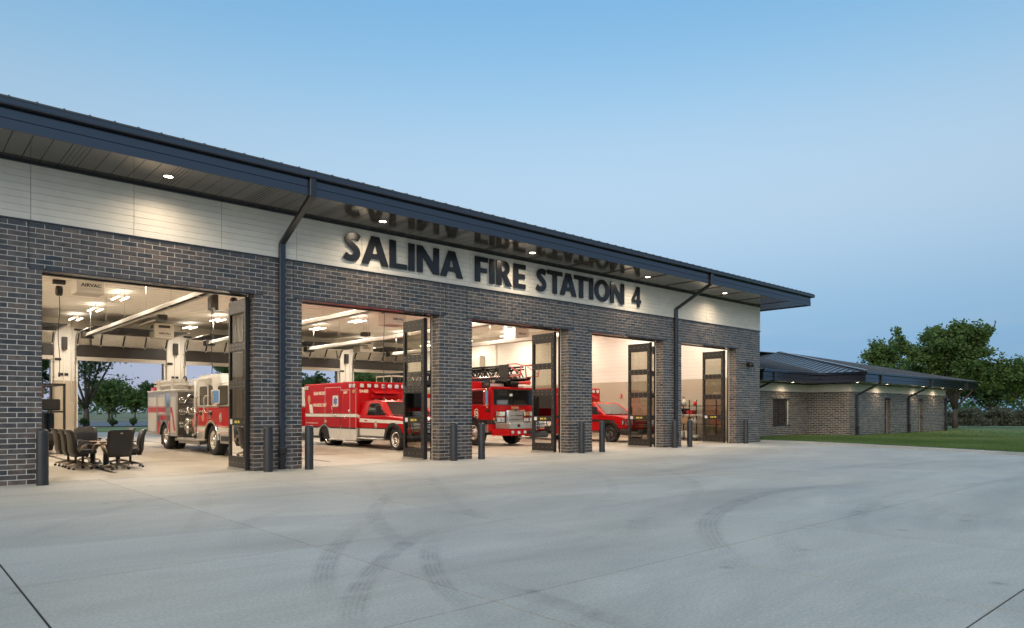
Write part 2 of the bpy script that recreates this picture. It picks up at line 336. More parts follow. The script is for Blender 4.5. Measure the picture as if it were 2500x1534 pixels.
def leafmat(name, c0, c1, c2, nscale=.8, namt=.45):
    m = mat(name, c0, .55, 0, .35); t = m.node_tree; b = t.nodes['Principled BSDF']
    g = t.nodes.new('ShaderNodeNewGeometry')
    r = t.nodes.new('ShaderNodeValToRGB'); e = r.color_ramp.elements; e[0].color = (*c0, 1); e[1].color = (*c2, 1); k = e.new(.6); k.color = (*c1, 1)
    n = t.nodes.new('ShaderNodeTexNoise'); n.inputs['Scale'].default_value = nscale; n.inputs['Detail'].default_value = 3; t.links.new(g.outputs['Position'], n.inputs[0])
    a = t.nodes.new('ShaderNodeMath'); a.operation = 'MULTIPLY_ADD'; a.inputs[1].default_value = 1 - namt; t.links.new(g.outputs['Random Per Island'], a.inputs[0])
    q = t.nodes.new('ShaderNodeMapRange'); q.inputs[1].default_value = .3; q.inputs[2].default_value = .7; q.inputs[3].default_value = 0; q.inputs[4].default_value = namt
    t.links.new(n.outputs['Fac'], q.inputs[0]); t.links.new(q.outputs[0], a.inputs[2]); t.links.new(a.outputs[0], r.inputs[0]); t.links.new(r.outputs[0], b.inputs['Base Color'])
    tl = t.nodes.new('ShaderNodeBsdfTranslucent'); t.links.new(r.outputs[0], tl.inputs[0])
    mx = t.nodes.new('ShaderNodeMixShader'); mx.inputs[0].default_value = .4
    o = t.nodes['Material Output']; t.links.new(b.outputs[0], mx.inputs[1]); t.links.new(tl.outputs[0], mx.inputs[2]); t.links.new(mx.outputs[0], o.inputs[0])
    return m
M['leaf'] = leafmat('green_leaves', (.078, .132, .036), (.130, .205, .055), (.20, .26, .08))
M['leafdark'] = leafmat('dark_leaves', (.045, .090, .028), (.075, .132, .038), (.110, .165, .050))
M['leafgrey'] = leafmat('grey_leaves', (.10, .11, .07), (.16, .16, .10), (.22, .21, .14))
M['leafrust'] = leafmat('rusty_leaves', (.14, .06, .03), (.20, .10, .05), (.24, .14, .07))
M['grass'] = leafmat('grass_blades', (.100, .165, .042), (.155, .225, .065), (.255, .275, .110), .22, .95)
M['lawn'] = mat('lawn_soil_grass', (.150, .210, .070), .9, var=(.25, .40), bump=(20, .4))
M['meadow'] = mat('dry_meadow', (.20, .21, .11), .95, var=(.06, .30), bump=(3, .4))
M['mulch'] = mat('mulch_bed', (.060, .042, .032), .95, var=(6, .4), bump=(25, .8))
# ------------------------------------------------------------------ ground, apron, kerb, lawn, road
def flat(name, pts, z, m, kind='structure', parent=None):
    o = MB().quad(*[(x, y, z) for x, y in pts]).build(name, m, parent)
    if parent is None and kind: o['kind'] = kind
    return o
flat('ground', [(-1500, -1500), (1500, -1500), (1500, 1500), (-1500, 1500)], -0.075, M['meadow'])
apron = MB().box(-16, 33.5, -27.5, 0.236, -0.074, -0.008).build('concrete_apron', M['joint']); apron['kind'] = 'structure'
XJ = [-14.74, -12.14, -9.54, -6.94, -4.34, -1.74, 0.86, 3.48, 6.10, 8.70, 11.3, 13.9, 16.5, 19.1, 21.7, 24.3, 26.9, 29.5, 33.3]
YJ = [-27.3, -24.2, -21.2, -18.2, -15.21, -12.6, -9.66, 0.236]
slabs = {}
for i in range(len(XJ) - 1):
    for j in range(len(YJ) - 1):
        gx0 = 0.010 if XJ[i] == 0.86 else 0.006; gx1 = 0.010 if XJ[i + 1] == 0.86 else 0.009
        gy0 = 0.008 if YJ[j] == -15.21 else 0.006; gy1 = 0.008 if YJ[j + 1] == -15.21 else (0 if j == len(YJ) - 2 else 0.006)
        x0, x1, y0, y1 = XJ[i] + gx0, XJ[i + 1] - gx1, YJ[j] + gy0, YJ[j + 1] - gy1
        MB().box(x0, x1, y0, y1, -0.0078, 0.0).build('concrete_slab', M['concrete'], apron)
# tyre marks: worn rubber film on the slabs
def markmat():
    m = bpy.data.materials.new('tyre_rubber_film'); m.use_nodes = True; t = m.node_tree; t.nodes.clear()
    uv = t.nodes.new('ShaderNodeTexCoord'); sp = t.nodes.new('ShaderNodeSeparateXYZ'); t.links.new(uv.outputs['UV'], sp.inputs[0])
    def math_(op, a, b=None, c=None):
        n = t.nodes.new('ShaderNodeMath'); n.operation = op
        for k, q in enumerate((a, b, c)):
            if q is None: continue
            if isinstance(q, (int, float)): n.inputs[k].default_value = q
            else: t.links.new(q, n.inputs[k])
        return n.outputs[0]
    # along: fade at both ends; across: ribs and soft edges
    u, v = sp.outputs['X'], sp.outputs['Y']
    e = math_('MINIMUM', math_('MULTIPLY', u, 2.6), math_('MULTIPLY', math_('SUBTRACT', 1.0, u), 2.6)); e = math_('MINIMUM', e, 1.0)
    s = math_('MULTIPLY', math_('SUBTRACT', 1.0, math_('ABSOLUTE', math_('MULTIPLY_ADD', v, 2.0, -1.0))), 3.5); s = math_('MINIMUM', s, 1.0)
    rb = math_('MULTIPLY_ADD', math_('SINE', math_('MULTIPLY', v, 34.0)), 0.30, 0.70)
    g = t.nodes.new('ShaderNodeNewGeometry'); n = t.nodes.new('ShaderNodeTexNoise'); n.inputs['Scale'].default_value = 5; n.inputs['Detail'].default_value = 7; t.links.new(g.outputs['Position'], n.inputs[0])
    nr = t.nodes.new('ShaderNodeMapRange'); nr.inputs[1].default_value = .35; nr.inputs[2].default_value = .65; nr.inputs[3].default_value = .25; nr.inputs[4].default_value = 1.1; t.links.new(n.outputs['Fac'], nr.inputs[0])
    oi = t.nodes.new('ShaderNodeObjectInfo')
    a = math_('MULTIPLY', math_('MULTIPLY', e, s), math_('MULTIPLY', rb, nr.outputs[0])); 
    sa = t.nodes.new('ShaderNodeAttribute'); sa.attribute_type = 'OBJECT'; sa.attribute_name = 'strength'
    a = math_('MULTIPLY', a, sa.outputs['Fac'])
    d = t.nodes.new('ShaderNodeBsdfDiffuse'); d.inputs[0].default_value = (.10, .10, .105, 1); tr = t.nodes.new('ShaderNodeBsdfTransparent')
    mx = t.nodes.new('ShaderNodeMixShader'); o = t.nodes.new('ShaderNodeOutputMaterial')
    t.links.new(a, mx.inputs[0]); t.links.new(tr.outputs[0], mx.inputs[1]); t.links.new(d.outputs[0], mx.inputs[2]); t.links.new(mx.outputs[0], o.inputs[0])
    return m
M['mark'] = markmat()
def catmull(p, n=8):
    p = [Vector(q) for q in p]; q = [p[0] * 2 - p[1]] + p + [p[-1] * 2 - p[-2]]; out = []
    for i in range(1, len(q) - 2):
        for k in range(n):
            t = k / n
            out.append(0.5 * ((2 * q[i]) + (-q[i - 1] + q[i + 1]) * t + (2 * q[i - 1] - 5 * q[i] + 4 * q[i + 1] - q[i + 2]) * t * t + (-q[i - 1] + 3 * q[i] - 3 * q[i + 1] + q[i + 2]) * t ** 3))
    out.append(p[-1]); return out
def strip(name, pts, w, z, m, parent):
    p = catmull(pts); vs = []; fs = []; uvs = []
    for i, q in enumerate(p):
        d = (p[min(i + 1, len(p) - 1)] - p[max(i - 1, 0)]).normalized(); n = Vector((-d.y, d.x)) * (w / 2)
        vs += [(q.x - n.x, q.y - n.y, z), (q.x + n.x, q.y + n.y, z)]
    for i in range(len(p) - 1): fs.append((2 * i, 2 * i + 2, 2 * i + 3, 2 * i + 1)); uvs += [(i / (len(p) - 1), 0), ((i + 1) / (len(p) - 1), 0), ((i + 1) / (len(p) - 1), 1), (i / (len(p) - 1), 1)]
    me = bpy.data.meshes.new(name); me.from_pydata(vs, [], fs); me.materials.append(m)
    ul = me.uv_layers.new(name='UVMap'); ul.data.foreach_set('uv', [c for q in uvs for c in q])
    return put(name, me, parent)
MARKS = [
 ([(9.4, -4.3), (7.7, -5.18), (6.3, -6.57), (5.26, -7.9), (4.68, -9.06), (4.24, -10.15), (4.08, -10.89), (3.82, -12.42)], .26, .36),
 ([(5.0, -8.3), (4.26, -9.09), (3.54, -9.98), (3.05, -10.72), (2.72, -11.34), (2.45, -11.99)], .24, .48),
 ([(5.6, -9.3), (4.69, -9.87), (3.86, -10.56), (3.23, -11.21), (2.79, -11.76), (2.38, -12.42), (2.2, -13.0)], .24, .55),
 ([(5.14, -9.69), (4.42, -10.47), (3.88, -11.23), (3.48, -11.94), (3.26, -12.5), (3.05, -13.06)], .23, .48),
 ([(17.5, -11.2), (14.36, -10.9), (13.49, -10.66), (11.83, -10.47), (9.67, -10.93), (8.26, -11.46), (7.28, -12.07), (6.59, -12.63), (5.94, -13.24), (5.3, -13.9)], .34, .48),
 ([(8.6, -10.6), (8.01, -10.73), (7.58, -10.84), (6.87, -11.32), (6.16, -11.93)], .28, .26),
 ([(8.2, -12.5), (7.44, -12.93), (6.67, -13.41), (6.23, -13.74)], .30, .24),
 ([(12.4, -13.7), (11.63, -13.73), (11.07, -13.75), (10.04, -13.97), (9.27, -14.24)], .28, .24),
 ([(3.79, -11.8), (3.79, -12.6), (3.79, -13.14), (3.77, -13.73), (3.75, -14.5)], .26, .40),
 ([(1.0, -7.2), (1.43, -6.54), (2.4, -5.31), (3.58, -4.1), (5.38, -3.08), (7.87, -2.68)], .24, .24),
 ([(13.3, -12.1), (12.05, -12.24), (10.82, -12.43), (9.34, -12.91), (8.39, -13.45)], .28, .26),
 ([(13, -13.2), (11.71, -13.24), (10.38, -13.38), (9.45, -13.65)], .28, .24),
 ([(5.4, -6.1), (4.57, -6.69), (3.58, -7.63), (3.07, -8.58), (2.81, -9.33)], .25, .24),
 ([(25, -9.5), (21, -9.2), (17, -8.8), (13, -8.6), (9, -8.9)], .30, .20),
 ([(22, -13.5), (17, -12.6), (12.5, -12.0), (9, -12.2)], .30, .18),
 ([(26, -6.2), (20, -6.9), (14, -7.2), (10, -7.0)], .28, .14),
 ([(10.6, -.5), (9.6, -3.0), (8.2, -5.4), (6.9, -7.6), (6.0, -9.4), (5.4, -11.2)], .22, .20),
 ([(8.9, -.5), (7.9, -3.2), (6.6, -5.8), (5.6, -8.0), (5.0, -9.6)], .22, .18),
 ([(16.2, -.4), (15.6, -3.5), (14.2, -6.4), (12.0, -8.8), (9.4, -10.4), (7.6, -11.6)], .24, .22),
 ([(14.3, -.4), (13.7, -3.3), (12.3, -6.0), (10.2, -8.2), (7.9, -9.7), (6.2, -10.9)], .24, .20),
 ([(4.9, -.4), (4.5, -3.0), (3.7, -5.6), (2.6, -8.2), (1.6, -10.6)], .22, .18),
]
for k, (pts, w, s) in enumerate(MARKS):
    o = strip('tyre_mark', pts, w, 0.0035 + 0.0004 * k, M['mark'], apron); o['strength'] = s * .38
# kerb, each cast length its own piece, and the raised lawn behind it
KP = catmull([(31.02, 0.30), (31.02, -1.6), (30.75, -3.2), (30.0, -5.5), (28.85, -8.6), (27.6, -11.2), (25.6, -14.8), (23.0, -19.0), (20.0, -24.0)], 6)
kerb = empty('kerb', (28, -10, 0)); kerb['kind'] = 'structure'
for i in range(0, len(KP) - 1, 2):
    a, b = KP[i], KP[min(i + 2, len(KP) - 1)]; c = KP[i + 1] if i + 1 < len(KP) else (a + b) / 2
    def nrm(p, q): d = (q - p).normalized(); return Vector((-d.y, d.x))
    na, nb, nc = nrm(a, c), nrm(c, b), nrm(a, b)
    d = (b - a).normalized() * 0.004
    if na.x < 0: na, nb, nc = -na, -nb, -nc
    P = lambda q, n, o, z: (q.x + n.x * o, q.y + n.y * o, z)
    a2, b2 = a + d, b - d; vs = []; prof = [(-.02, -.03), (0.0, .055), (.03, .085), (.17, .095), (.17, -.03)]
    for q, n in ((a2, na), (c, nc), (b2, nb)):
        for (o, z) in prof: vs.append(P(q, n, o, z))
    m = len(prof); fs = []
    for s in range(2):
        for k in range(m): fs.append((s * m + k, s * m + (k + 1) % m, (s + 1) * m + (k + 1) % m, (s + 1) * m + k))
    fs += [tuple(range(m - 1, -1, -1)), tuple(range(2 * m, 3 * m))]
    MB()._a(vs, fs).build('kerb_stone', M['kerb'], kerb)
lawn_poly = [(p.x + 0.165, p.y) for p in KP] + [(60, -30), (78, -14), (76, 1.5), (60, 2.6), (58, 19), (39, 19), (31.2, 12)]
n_ = len(lawn_poly)
MB().prism(lawn_poly, 'z', -0.07, 0.088).build('lawn', M['lawn'])['kind'] = 'structure'
# behind the station: drive, planting strip, road, rough grass
MB().box(-8, 40, 26.98, 38.0, -0.07, -0.002).build('rear_drive', M['concrete'])['kind'] = 'structure'
MB().box(-20, 90, 38.0, 52.0, -0.072, 0.06).build('rear_lawn', M['lawn'])['kind'] = 'structure'
MB().box(-20, 90, 52.0, 55.5, -0.071, 0.09).build('planting_bed', M['mulch'])['kind'] = 'structure'
MB().box(-60, 220, 57.0, 98.0, -0.073, -0.03).build('road', M['asphalt'])['kind'] = 'structure'
MB().box(-60, 220, 98.0, 98.4, -0.073, 0.08).build('road_kerb', M['kerb'])['kind'] = 'structure'
# ------------------------------------------------------------------ fire station
BX = [2.44 + 5.49 * i for i in range(5)]; BW = 4.27; BH = 4.267
X0, X1 = 0.35, 30.76; YB = 26.6; ZT = 5.182
station = empty('fire_station', (15.5, 13.5, 0), 'five-bay brick fire station with pale board band and dark overhanging metal roof', 'fire station')
def row_segments(u0, u1, z, openings):
    segs = [(u0, u1)]
    for (a, b, zlo, zhi) in openings:
        if zlo - 0.03 < z < zhi - 0.03:
            ns = []
            for (p, q) in segs:
                if b <= p or a >= q: ns.append((p, q)); continue
                if a > p: ns.append((p, a))
                if b < q: ns.append((b, q))
            segs = ns
    return segs
BL, BC, MJ = 0.3048, 0.1016, 0.0135
def courses(u0, u1, nrow, z0, openings, phase=0.0):
    out = []
    for r in range(nrow):
        zc = z0 + (r + .5) * BC; off = u0 + phase + (BL / 2 if r % 2 else 0) - BL
        for (p, q) in row_segments(u0, u1, zc, openings):
            k = math.floor((p - off) / BL) + 1; cuts = [p]
            while off + k * BL < q - .08:
                if off + k * BL > p + .08: cuts.append(off + k * BL)
                k += 1
            cuts.append(q)
            for lo, hi in zip(cuts[:-1], cuts[1:]): out.append((lo if lo == p else lo + MJ / 2, hi if hi == q else hi - MJ / 2, zc))
    return out
brick_cache = {}
def brick_mesh(w):
    k = round(w, 3)
    if k not in brick_cache:
        b = MB().box(-w / 2, w / 2, 0, .03, -(BC - MJ) / 2, (BC - MJ) / 2); me = bpy.data.meshes.new('brick'); me.from_pydata(b.v, [], b.f)
        bm = bmesh.new(); bm.from_mesh(me); bmesh.ops.recalc_face_normals(bm, faces=bm.faces)
        es = [e for e in bm.edges if all(v.co.y < .001 for v in e.verts)]
        bmesh.ops.bevel(bm, geom=es, offset=.003, segments=1, affect='EDGES'); bm.to_mesh(me); bm.free()
        me.materials.append(M['brick']); brick_cache[k] = me
    return brick_cache[k]
wall = MB()
edges = [X0] + [e for b in BX for e in (b, b + BW)] + [X1]
for i in range(0, len(edges), 2): wall.box(edges[i] + (.009 if i else .009), edges[i + 1] - .009, .004, .385, -.012, BH + .03)
wall.box(X0 + .009, X1 - .009, .005, .385, BH + .03, ZT)
front = wall.build('brick_wall', M['mortar'], station)
rows = courses(X0, X1, 51, 0.0, [(b, b + BW, -1, BH + .001) for b in BX])
# the nearest bricks one by one, the rest as one mesh
rows.sort(key=lambda q: ((q[0] + q[1]) / 2) ** 2 + 16.65 ** 2 + 1.5 * (q[2] - 1.4) ** 2)
for (a, b, z) in rows[:300]: put('brick', brick_mesh(b - a), front, False, ((a + b) / 2 + random.uniform(-.001, .001), random.uniform(-.0015, .0015), z))
rest = MB()
for (a, b, z) in rows[300:]:
    d = random.uniform(-.0015, .0015); rest.box(a, b, d, .03, z - (BC - MJ) / 2, z + (BC - MJ) / 2)
def jamb(mb, x, sgn, y0, y1, nrow, z0=0.0):
    """bricks on a door reveal; sgn -1 faces -X"""
    for r in range(nrow):
        z = z0 + (r + .5) * BC; cuts = [y0, y0 + .092, y1 - .02] if r % 2 else [y0, y0 + .195, y1 - .02]
        for a, b in zip(cuts[:-1], cuts[1:]):
            aa = a + (.001 if a == y0 else MJ / 2); bb = b - MJ / 2
            mb.box(min(x, x - sgn * .03), max(x, x - sgn * .03), aa + (.03 if a == y0 else 0) * 0 + .031 * (a == y0), bb, z - (BC - MJ) / 2, z + (BC - MJ) / 2)
for b in BX: jamb(rest, b + BW, -1, 0, .385, 42); jamb(rest, b, 1, 0, .385, 42)
for r in range(51):          # right-hand end wall
    z = (r + .5) * BC; k = 0.0 if r % 2 else BL / 2; y = .035 - k
    while y < 27: 
        lo = max(y, .035); rest.box(X1 - .03, X1, lo + MJ / 2, min(y + BL, 27) - MJ / 2, z - (BC - MJ) / 2, z + (BC - MJ) / 2); y += BL
rest.build('brick', M['brick'], front, kind='stuff')
# dark control joints above each pier and shelf angles over the doors
for b in BX:
    for u in (b - .22, b + BW + .22): bx('control_joint', M['joint'], front, u - .005, u + .005, -.003, .02, BH, ZT)
    bx('lintel_plate', M['bronze'], front, b - .22, b + BW + .22, -.004, .40, BH - .009, BH + .004)
bx('flashing', M['bronze'], station, X0 - .03, X1 + .03, -.035, .40, ZT + .004, ZT + .036, .004)
# side and rear walls
bx('side_wall', M['mortar'], station, X0 + .009, X0 + .30, .39, 26.98, -.012, ZT)
bx('side_wall', M['mortar'], station, X1 - .30, X1 - .009, .39, 26.98, -.012, ZT)
bx('side_wall', M['board'], station, X0 + .06, X0 + .28, .40, 26.9, ZT + .04, 6.34)
bx('side_wall', M['board'], station, X1 - .28, X1 - .06, .40, 26.9, ZT + .04, 6.34)
rw = MB()
for i in range(0, len(edges), 2): rw.box(edges[i] + (.3 if i == 0 else 0), edges[i + 1] - (.3 if i == len(edges) - 2 else 0), YB + .02, YB + .40, -.012, BH)
rw.box(X0 + .3, X1 - .3, YB + .02, YB + .40, BH, 6.34)
rearw = rw.build('rear_wall', M['mortar'], station)
rb = MB()
for b in BX:
    for r in range(42):
        z = (r + .5) * BC
        for (xx, s) in ((b, 1), (b + BW, -1)):
            cuts = [YB + .07, YB + .20, YB + .41] if r % 2 else [YB + .07, YB + .31, YB + .41]
            for a, c in zip(cuts[:-1], cuts[1:]): rb.box(min(xx, xx + s * .004), max(xx, xx + s * .004), a + .005, c - .005, z - .046, z + .046)
rb.build('brick', M['brick'], rearw, kind='stuff')
# pale boards: every board is a piece
band = bx('board_band', M['joint'], station, X0 + .05, X1 - .05, .012, .30, ZT + .036, 6.345)
nb = 8; bh = (6.315 - ZT - .036) / nb
bj = [X0 + .03, 2.25] + [2.25 + 1.845 * k for k in range(1, 15)] + [X1 - .03]
for r in range(nb):
    for i in range(len(bj) - 1):
        if bj[i + 1] - bj[i] < .3: continue
        z0 = ZT + .038 + r * bh; y = random.uniform(-.001, .001)
        bx('board', M['board'], band, bj[i] + .004, bj[i + 1] - .004, -.012 + y, .012, z0 + .0022, z0 + bh - .0022, .002)
bx('corner_trim', M['board'], station, X1 - .048, X1 + .004, -.016, .05, ZT + .04, 6.32, .003)
bx('soffit_trim', M['bronze'], station, X0, X1, -.035, .02, 6.318, 6.385, .006)
# soffit: ribbed metal planks
OV = 1.65; ZS = 6.385
soff = bx('soffit', M['joint'], station, X0 - OV + .02, X1 + OV - .02, -OV + .02, 28.2, ZS + .02, ZS + .05)
x = X0 - OV + .03; k = 0
while x < X1 + OV - .31:
    w = .3048; over = x > X1 - .15 or x + w < X0 + .1
    y1 = 28.1 if over else .0
    b = MB().box(-w / 2 + .004, w / 2 - .004, -OV + .025, y1, -.011, .011)
    if k % 6 == 1:
        for q in (-.075, .0, .075): b.box(q - .007, q + .007, -OV + .03, y1 - .01, -.019, -.012)
    t = RAD(random.uniform(-.18, .18)); t2 = RAD(random.uniform(-.12, .12))
    o = b.build('soffit_plank', M['soffit'], soff, loc=(x + w / 2, 0, ZS + .008), bevel=.003)
    o.rotation_euler = (t2 * .2, t, 0)
    x += w; k += 1
bx('soffit_plank', M['soffit'], soff, X0, X1, 27.0, 28.1, ZS, ZS + .015)
# fascia, gutter, roof
FX0, FX1, FY = X0 - OV, X1 + OV, -OV
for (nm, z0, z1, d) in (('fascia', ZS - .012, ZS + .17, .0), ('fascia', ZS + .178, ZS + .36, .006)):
    bx(nm, M['bronze_sky_tint'], station, FX0 + d, FX1 - d, FY - .016 + d, FY + .02, z0, z1, .004)
    bx(nm, M['bronze_sky_tint'], station, FX1 - .02, FX1 + .016 - d, FY + .022, 28.3, z0, z1, .004)
    bx(nm, M['bronze_sky_tint'], station, FX0 - .016 + d, FX0 + .02, FY + .022, 28.3, z0, z1, .004)
bx('fascia_backing', M['joint'], station, FX0 + .025, FX1 - .025, FY + .021, FY + .05, ZS + .03, ZS + .40)
gp = [(FY + .018, ZS + .365), (FY - .125, ZS + .375), (FY - .145, ZS + .395), (FY - .145, ZS + .475), (FY - .155, ZS + .49), (FY - .14, ZS + .50), (FY + .018, ZS + .50)]
MB().prism(gp, 'x', FX0 - .14, FX1 + .14).build('gutter', M['bronze_sky_tint'], station)
bx('gutter', M['bronze_sky_tint'], station, FX1 + .017, FX1 + .145, FY + .03, 28.3, ZS + .37, ZS + .50, .01)
SL = .22; ZE = ZS + .505
def roof_plane(name, pts, th, m, parent):
    p = [Vector(q) for q in pts]; n = (p[1] - p[0]).cross(p[2] - p[0]).normalized()
    if n.z < 0: n = -n
    k = len(p); vs = [tuple(q) for q in p] + [tuple(q - n * th) for q in p]
    return MB()._a(vs, [tuple(range(k)), tuple(range(2 * k - 1, k - 1, -1))] + [(i, i + k, (i + 1) % k + k, (i + 1) % k) for i in range(k)]).build(name, m, parent)
ex0, ex1, ey0, ey1 = FX0 - .12, FX1 + .12, FY - .12, 28.4
hd = (ey1 - ey0) / 2; zr = ZE + .03 + SL * hd; ym = (ey0 + ey1) / 2
A, B_, C_, D_ = (ex0, ey0, ZE + .03), (ex1, ey0, ZE + .03), (ex1, ey1, ZE + .03), (ex0, ey1, ZE + .03); R1, R2 = (ex0 + hd, ym, zr), (ex1 - hd, ym, zr)
roof = roof_plane('roof', [A, B_, R2, R1], .045, M['roofmetal'], station)
for q in ([B_, C_, R2], [D_, A, R1], [C_, D_, R1, R2]): roof_plane('roof_slope', q, .045, M['roofmetal'], roof)
x = ex0 + .25
while x < ex1 - .1:
    L_ = min(3.0, max(.3, x - ex0), max(.3, ex1 - x)); c = 1 / math.hypot(1, SL)
    MB().hexa([(x - .012, ey0 - .012, ZE + .02), (x + .012, ey0 - .012, ZE + .02), (x + .012, ey0 + L_, ZE + .03 + SL * L_), (x - .012, ey0 + L_, ZE + .03 + SL * L_),
               (x - .012, ey0 - .012, ZE + .044), (x + .012, ey0 - .012, ZE + .044), (x + .012, ey0 + L_, ZE + .058 + SL * L_), (x - .012, ey0 + L_, ZE + .058 + SL * L_)]).build('standing_seam', M['roofmetal'], roof)
    x += .41
# downspouts
def downspout(parent, x, yw, yf, zg, zf, zk, boot=True, w=.15, zb=0.0):
    d = MB().box(x - w / 2, x + w / 2, yf - .10, yf - .018, zf - .03, zg)
    o = d.build('downspout', M['bronze'], parent, bevel=.008)
    MB().bar((x, yf - .055, zf + .02), (x, yw - .075, zk + .05), w * .92, .085, (0, 0, 1)).build('brace_pipe', M['bronze'], o, bevel=.006)
    bx('wall_pipe', M['bronze'], o, x - w / 2, x + w / 2, yw - .12, yw - .022, .52 + zb if boot else zb + .03, zk + .06, .008)
    if boot:
        bx('cast_boot', M['black'], o, x - w * .62, x + w * .62, yw - .16, yw - .021, .40 + zb, .56 + zb, .015)
        MB().prism([(x - w * .5, zb + .0), (x + w * .42, zb + .0), (x + w * .5, zb + .4), (x - w * .5, zb + .4)], 'y', yw - .15, yw - .023).build('cast_boot', M['black'], o, bevel=.015)
        MB().tube([(x - .14, yw - .12, zb + .26), (x - .05, yw - .16, zb + .26)], .03, 8).build('cleanout', M['darksteel'], o)
        bx('splash_pad', M['kerb'], o, x - .17, x + .17, yw - .26, yw - .02, .004, .022, .004)
for x in (7.38, 23.93): downspout(station, x, 0.0, FY, ZS + .38, ZS - .01, 5.52)
MB().bar((X1 + 1.35, 4.5, ZS + .0), (X1 + .08, 4.5, 5.55), .13, .10).build('downspout', M['bronze'], station, bevel=.006)
bx('downspout', M['bronze'], station, X1 + .02, X1 + .12, 4.43, 4.57, .02, 5.60, .008)
# black floodlight on the last pier
fl = MB().lathe([(-.20, .02), (-.20, .115), (-.03, .125), (.09, .10), (.13, .03)], 'x', (29.62, -.20, 3.56), 20).tube([(29.62, -.20, 3.56), (29.62, -.01, 3.62)], .035, 8).box(29.54, 29.70, -.03, -.004, 3.54, 3.70)
fl = fl.build('floodlight', M['black'], None, loc=None); tag(fl, 'small black wall floodlight on the last brick pier at the right', 'floodlight')

# ------------------------------------------------------------------ folding bay doors
def leaf(parent, x, y0, y1, sticker):
    z0, z1 = .035, 4.19; t = .026
    fr = MB(); zs = [(.035, .31), (1.11, 1.26), (2.02, 2.19), (2.95, 3.12), (3.88, 4.19)]
    fr.box(x - t, x + t, y0, y0 + .085, z0, z1); fr.box(x - t, x + t, y1 - .085, y1, z0, z1)
    for a, b in zs: fr.box(x - t + .001, x + t - .001, y0 + .086, y1 - .086, a, b)
    o = fr.build('folding_door', M['doordark'], parent, bevel=.002)
    for a, b in ((.31, 1.11), (1.26, 2.02), (2.19, 2.95), (3.12, 3.88)):
        MB().quad((x, y0 + .084, a - .001), (x, y1 - .084, a - .001), (x, y1 - .084, b + .001), (x, y0 + .084, b + .001)).build('pane', M['doorglass'], o)
        s = MB()      # glazing beads
        for yy in (y0 + .086, y1 - .106): s.box(x - t - .006, x - .006, yy, yy + .02, a, b)
        for zz in (a, b - .02): s.box(x - t - .0055, x - .006, y0 + .107, y1 - .107, zz, zz + .02)
        s.build('glazing_bead', M['black'], o)
    if sticker:
        bv = MB(); 
        for a, b in zs:
            zc = (a + b) / 2
            for k in range(5): 
                for dz in ((-.05, .05) if b - a < .2 and a > 1.5 else (0,)): bv.box(x - t - .006, x - t + .001, y0 + .10 + k * (y1 - y0 - .2) / 4 - .009, y0 + .10 + k * (y1 - y0 - .2) / 4 + .009, zc + dz - .009, zc + dz + .009)
        for k in range(12): bv.box(x - t - .006, x - t + .001, y1 - .05, y1 - .034, .4 + k * .3, .416 + k * .3); bv.box(x - t - .006, x - t + .001, y0 + .03, y0 + .046, .4 + k * .3, .416 + k * .3)
        bv.build('bolt', M['steel'], o, kind='stuff')
        bx('notice', M['label'], o, x - t - .008, x - t, y1 - .26, y1 - .13, 1.125, 1.245)
        bx('warning_label', M['yellow'], o, x - t - .008, x - t, y0 + .36, y1 - .42, 1.155, 1.215)
        bx('warning_label', M['letterblack'], o, x - t - .010, x - t - .008, y0 + .44, y0 + .50, 1.162, 1.208)
        bx('warning_label', M['letterblack'], o, x - t - .010, x - t - .008, y0 + .56, y1 - .45, 1.19, 1.20)
        bx('bottom_sweep', M['steel'], o, x - t - .03, x + t, y0 - .01, y1 + .03, .008, .05, .004)
    return o
for i, b in enumerate(BX):
    xr = b + BW; doors = station
    a_ = .07 if i == 0 else .15; yn = .27 if i == 0 else .55
    leaf(doors, xr - a_ - .012, yn, yn + 1.08, True)
    leaf(doors, xr - a_ + .045, yn + (.13 if i == 0 else 0), yn + 1.08, False)
    bx('door_post', M['black'], doors, xr - a_ - .045, xr - a_ + (.06 if i == 0 else .085), yn - .035, yn - .006, .02, 4.22, .004)
    bx('door_guide', M['darksteel'], doors, xr - .006, xr - .002, .395, .46, 0.0, 4.24)
    leaf(doors, b - .03, .43, 1.56, False); leaf(doors, b - .10, .43, 1.56, False)
    bx('door_header', M['doordark'], doors, b + .01, b + BW - .01, .405, .52, 4.235, 4.40, .004)
    MB().tube([(b + .3, .7, 4.34), (b + 2.05, .7, 4.34)], .022, 8).build('door_operator', M['steel'], doors)
    MB().tube([(xr - .3, .7, 4.34), (xr - 2.05, .7, 4.34)], .022, 8).build('door_operator', M['steel'], doors)
    MB().box(b + 2.02, b + 2.12, .66, .74, 4.30, 4.38).build('door_operator', M['darksteel'], doors)

# ------------------------------------------------------------------ interior shell
floor = MB().box(X0 + .3, X1 - .3, .24, 26.97, -.06, .004).build('garage_floor', M['floor']); floor['kind'] = 'structure'
for i, b in enumerate(BX): MB().box(b + 1.62, b + 1.74, 1.8, 25.4, .003, .009).build('trench_drain', M['darksteel'], floor)
for y in (5.0, 10, 15, 20): bx('floor_joint', M['joint'], floor, X0 + .4, X1 - .4, y - .004, y + .004, .003, .0055)
ceil_ = bx('ceiling', M['ceil'], station, X0 + .31, X1 - .31, .30, 26.9, 6.36, 6.38)
for k in range(43): bx('ceiling_rib', M['ceil_rib'], ceil_, X0 + .32, X1 - .32, .62 + k * .61 - .006, .62 + k * .61 + .006, 6.353, 6.3595)
def inner(name, x0, x1, y0, y1):
    bx(name, M['beige'], station, x0, x1, y0, y1, .005, 3.06); bx(name, M['cream'], station, x0, x1, y0, y1, 3.062, 6.355)
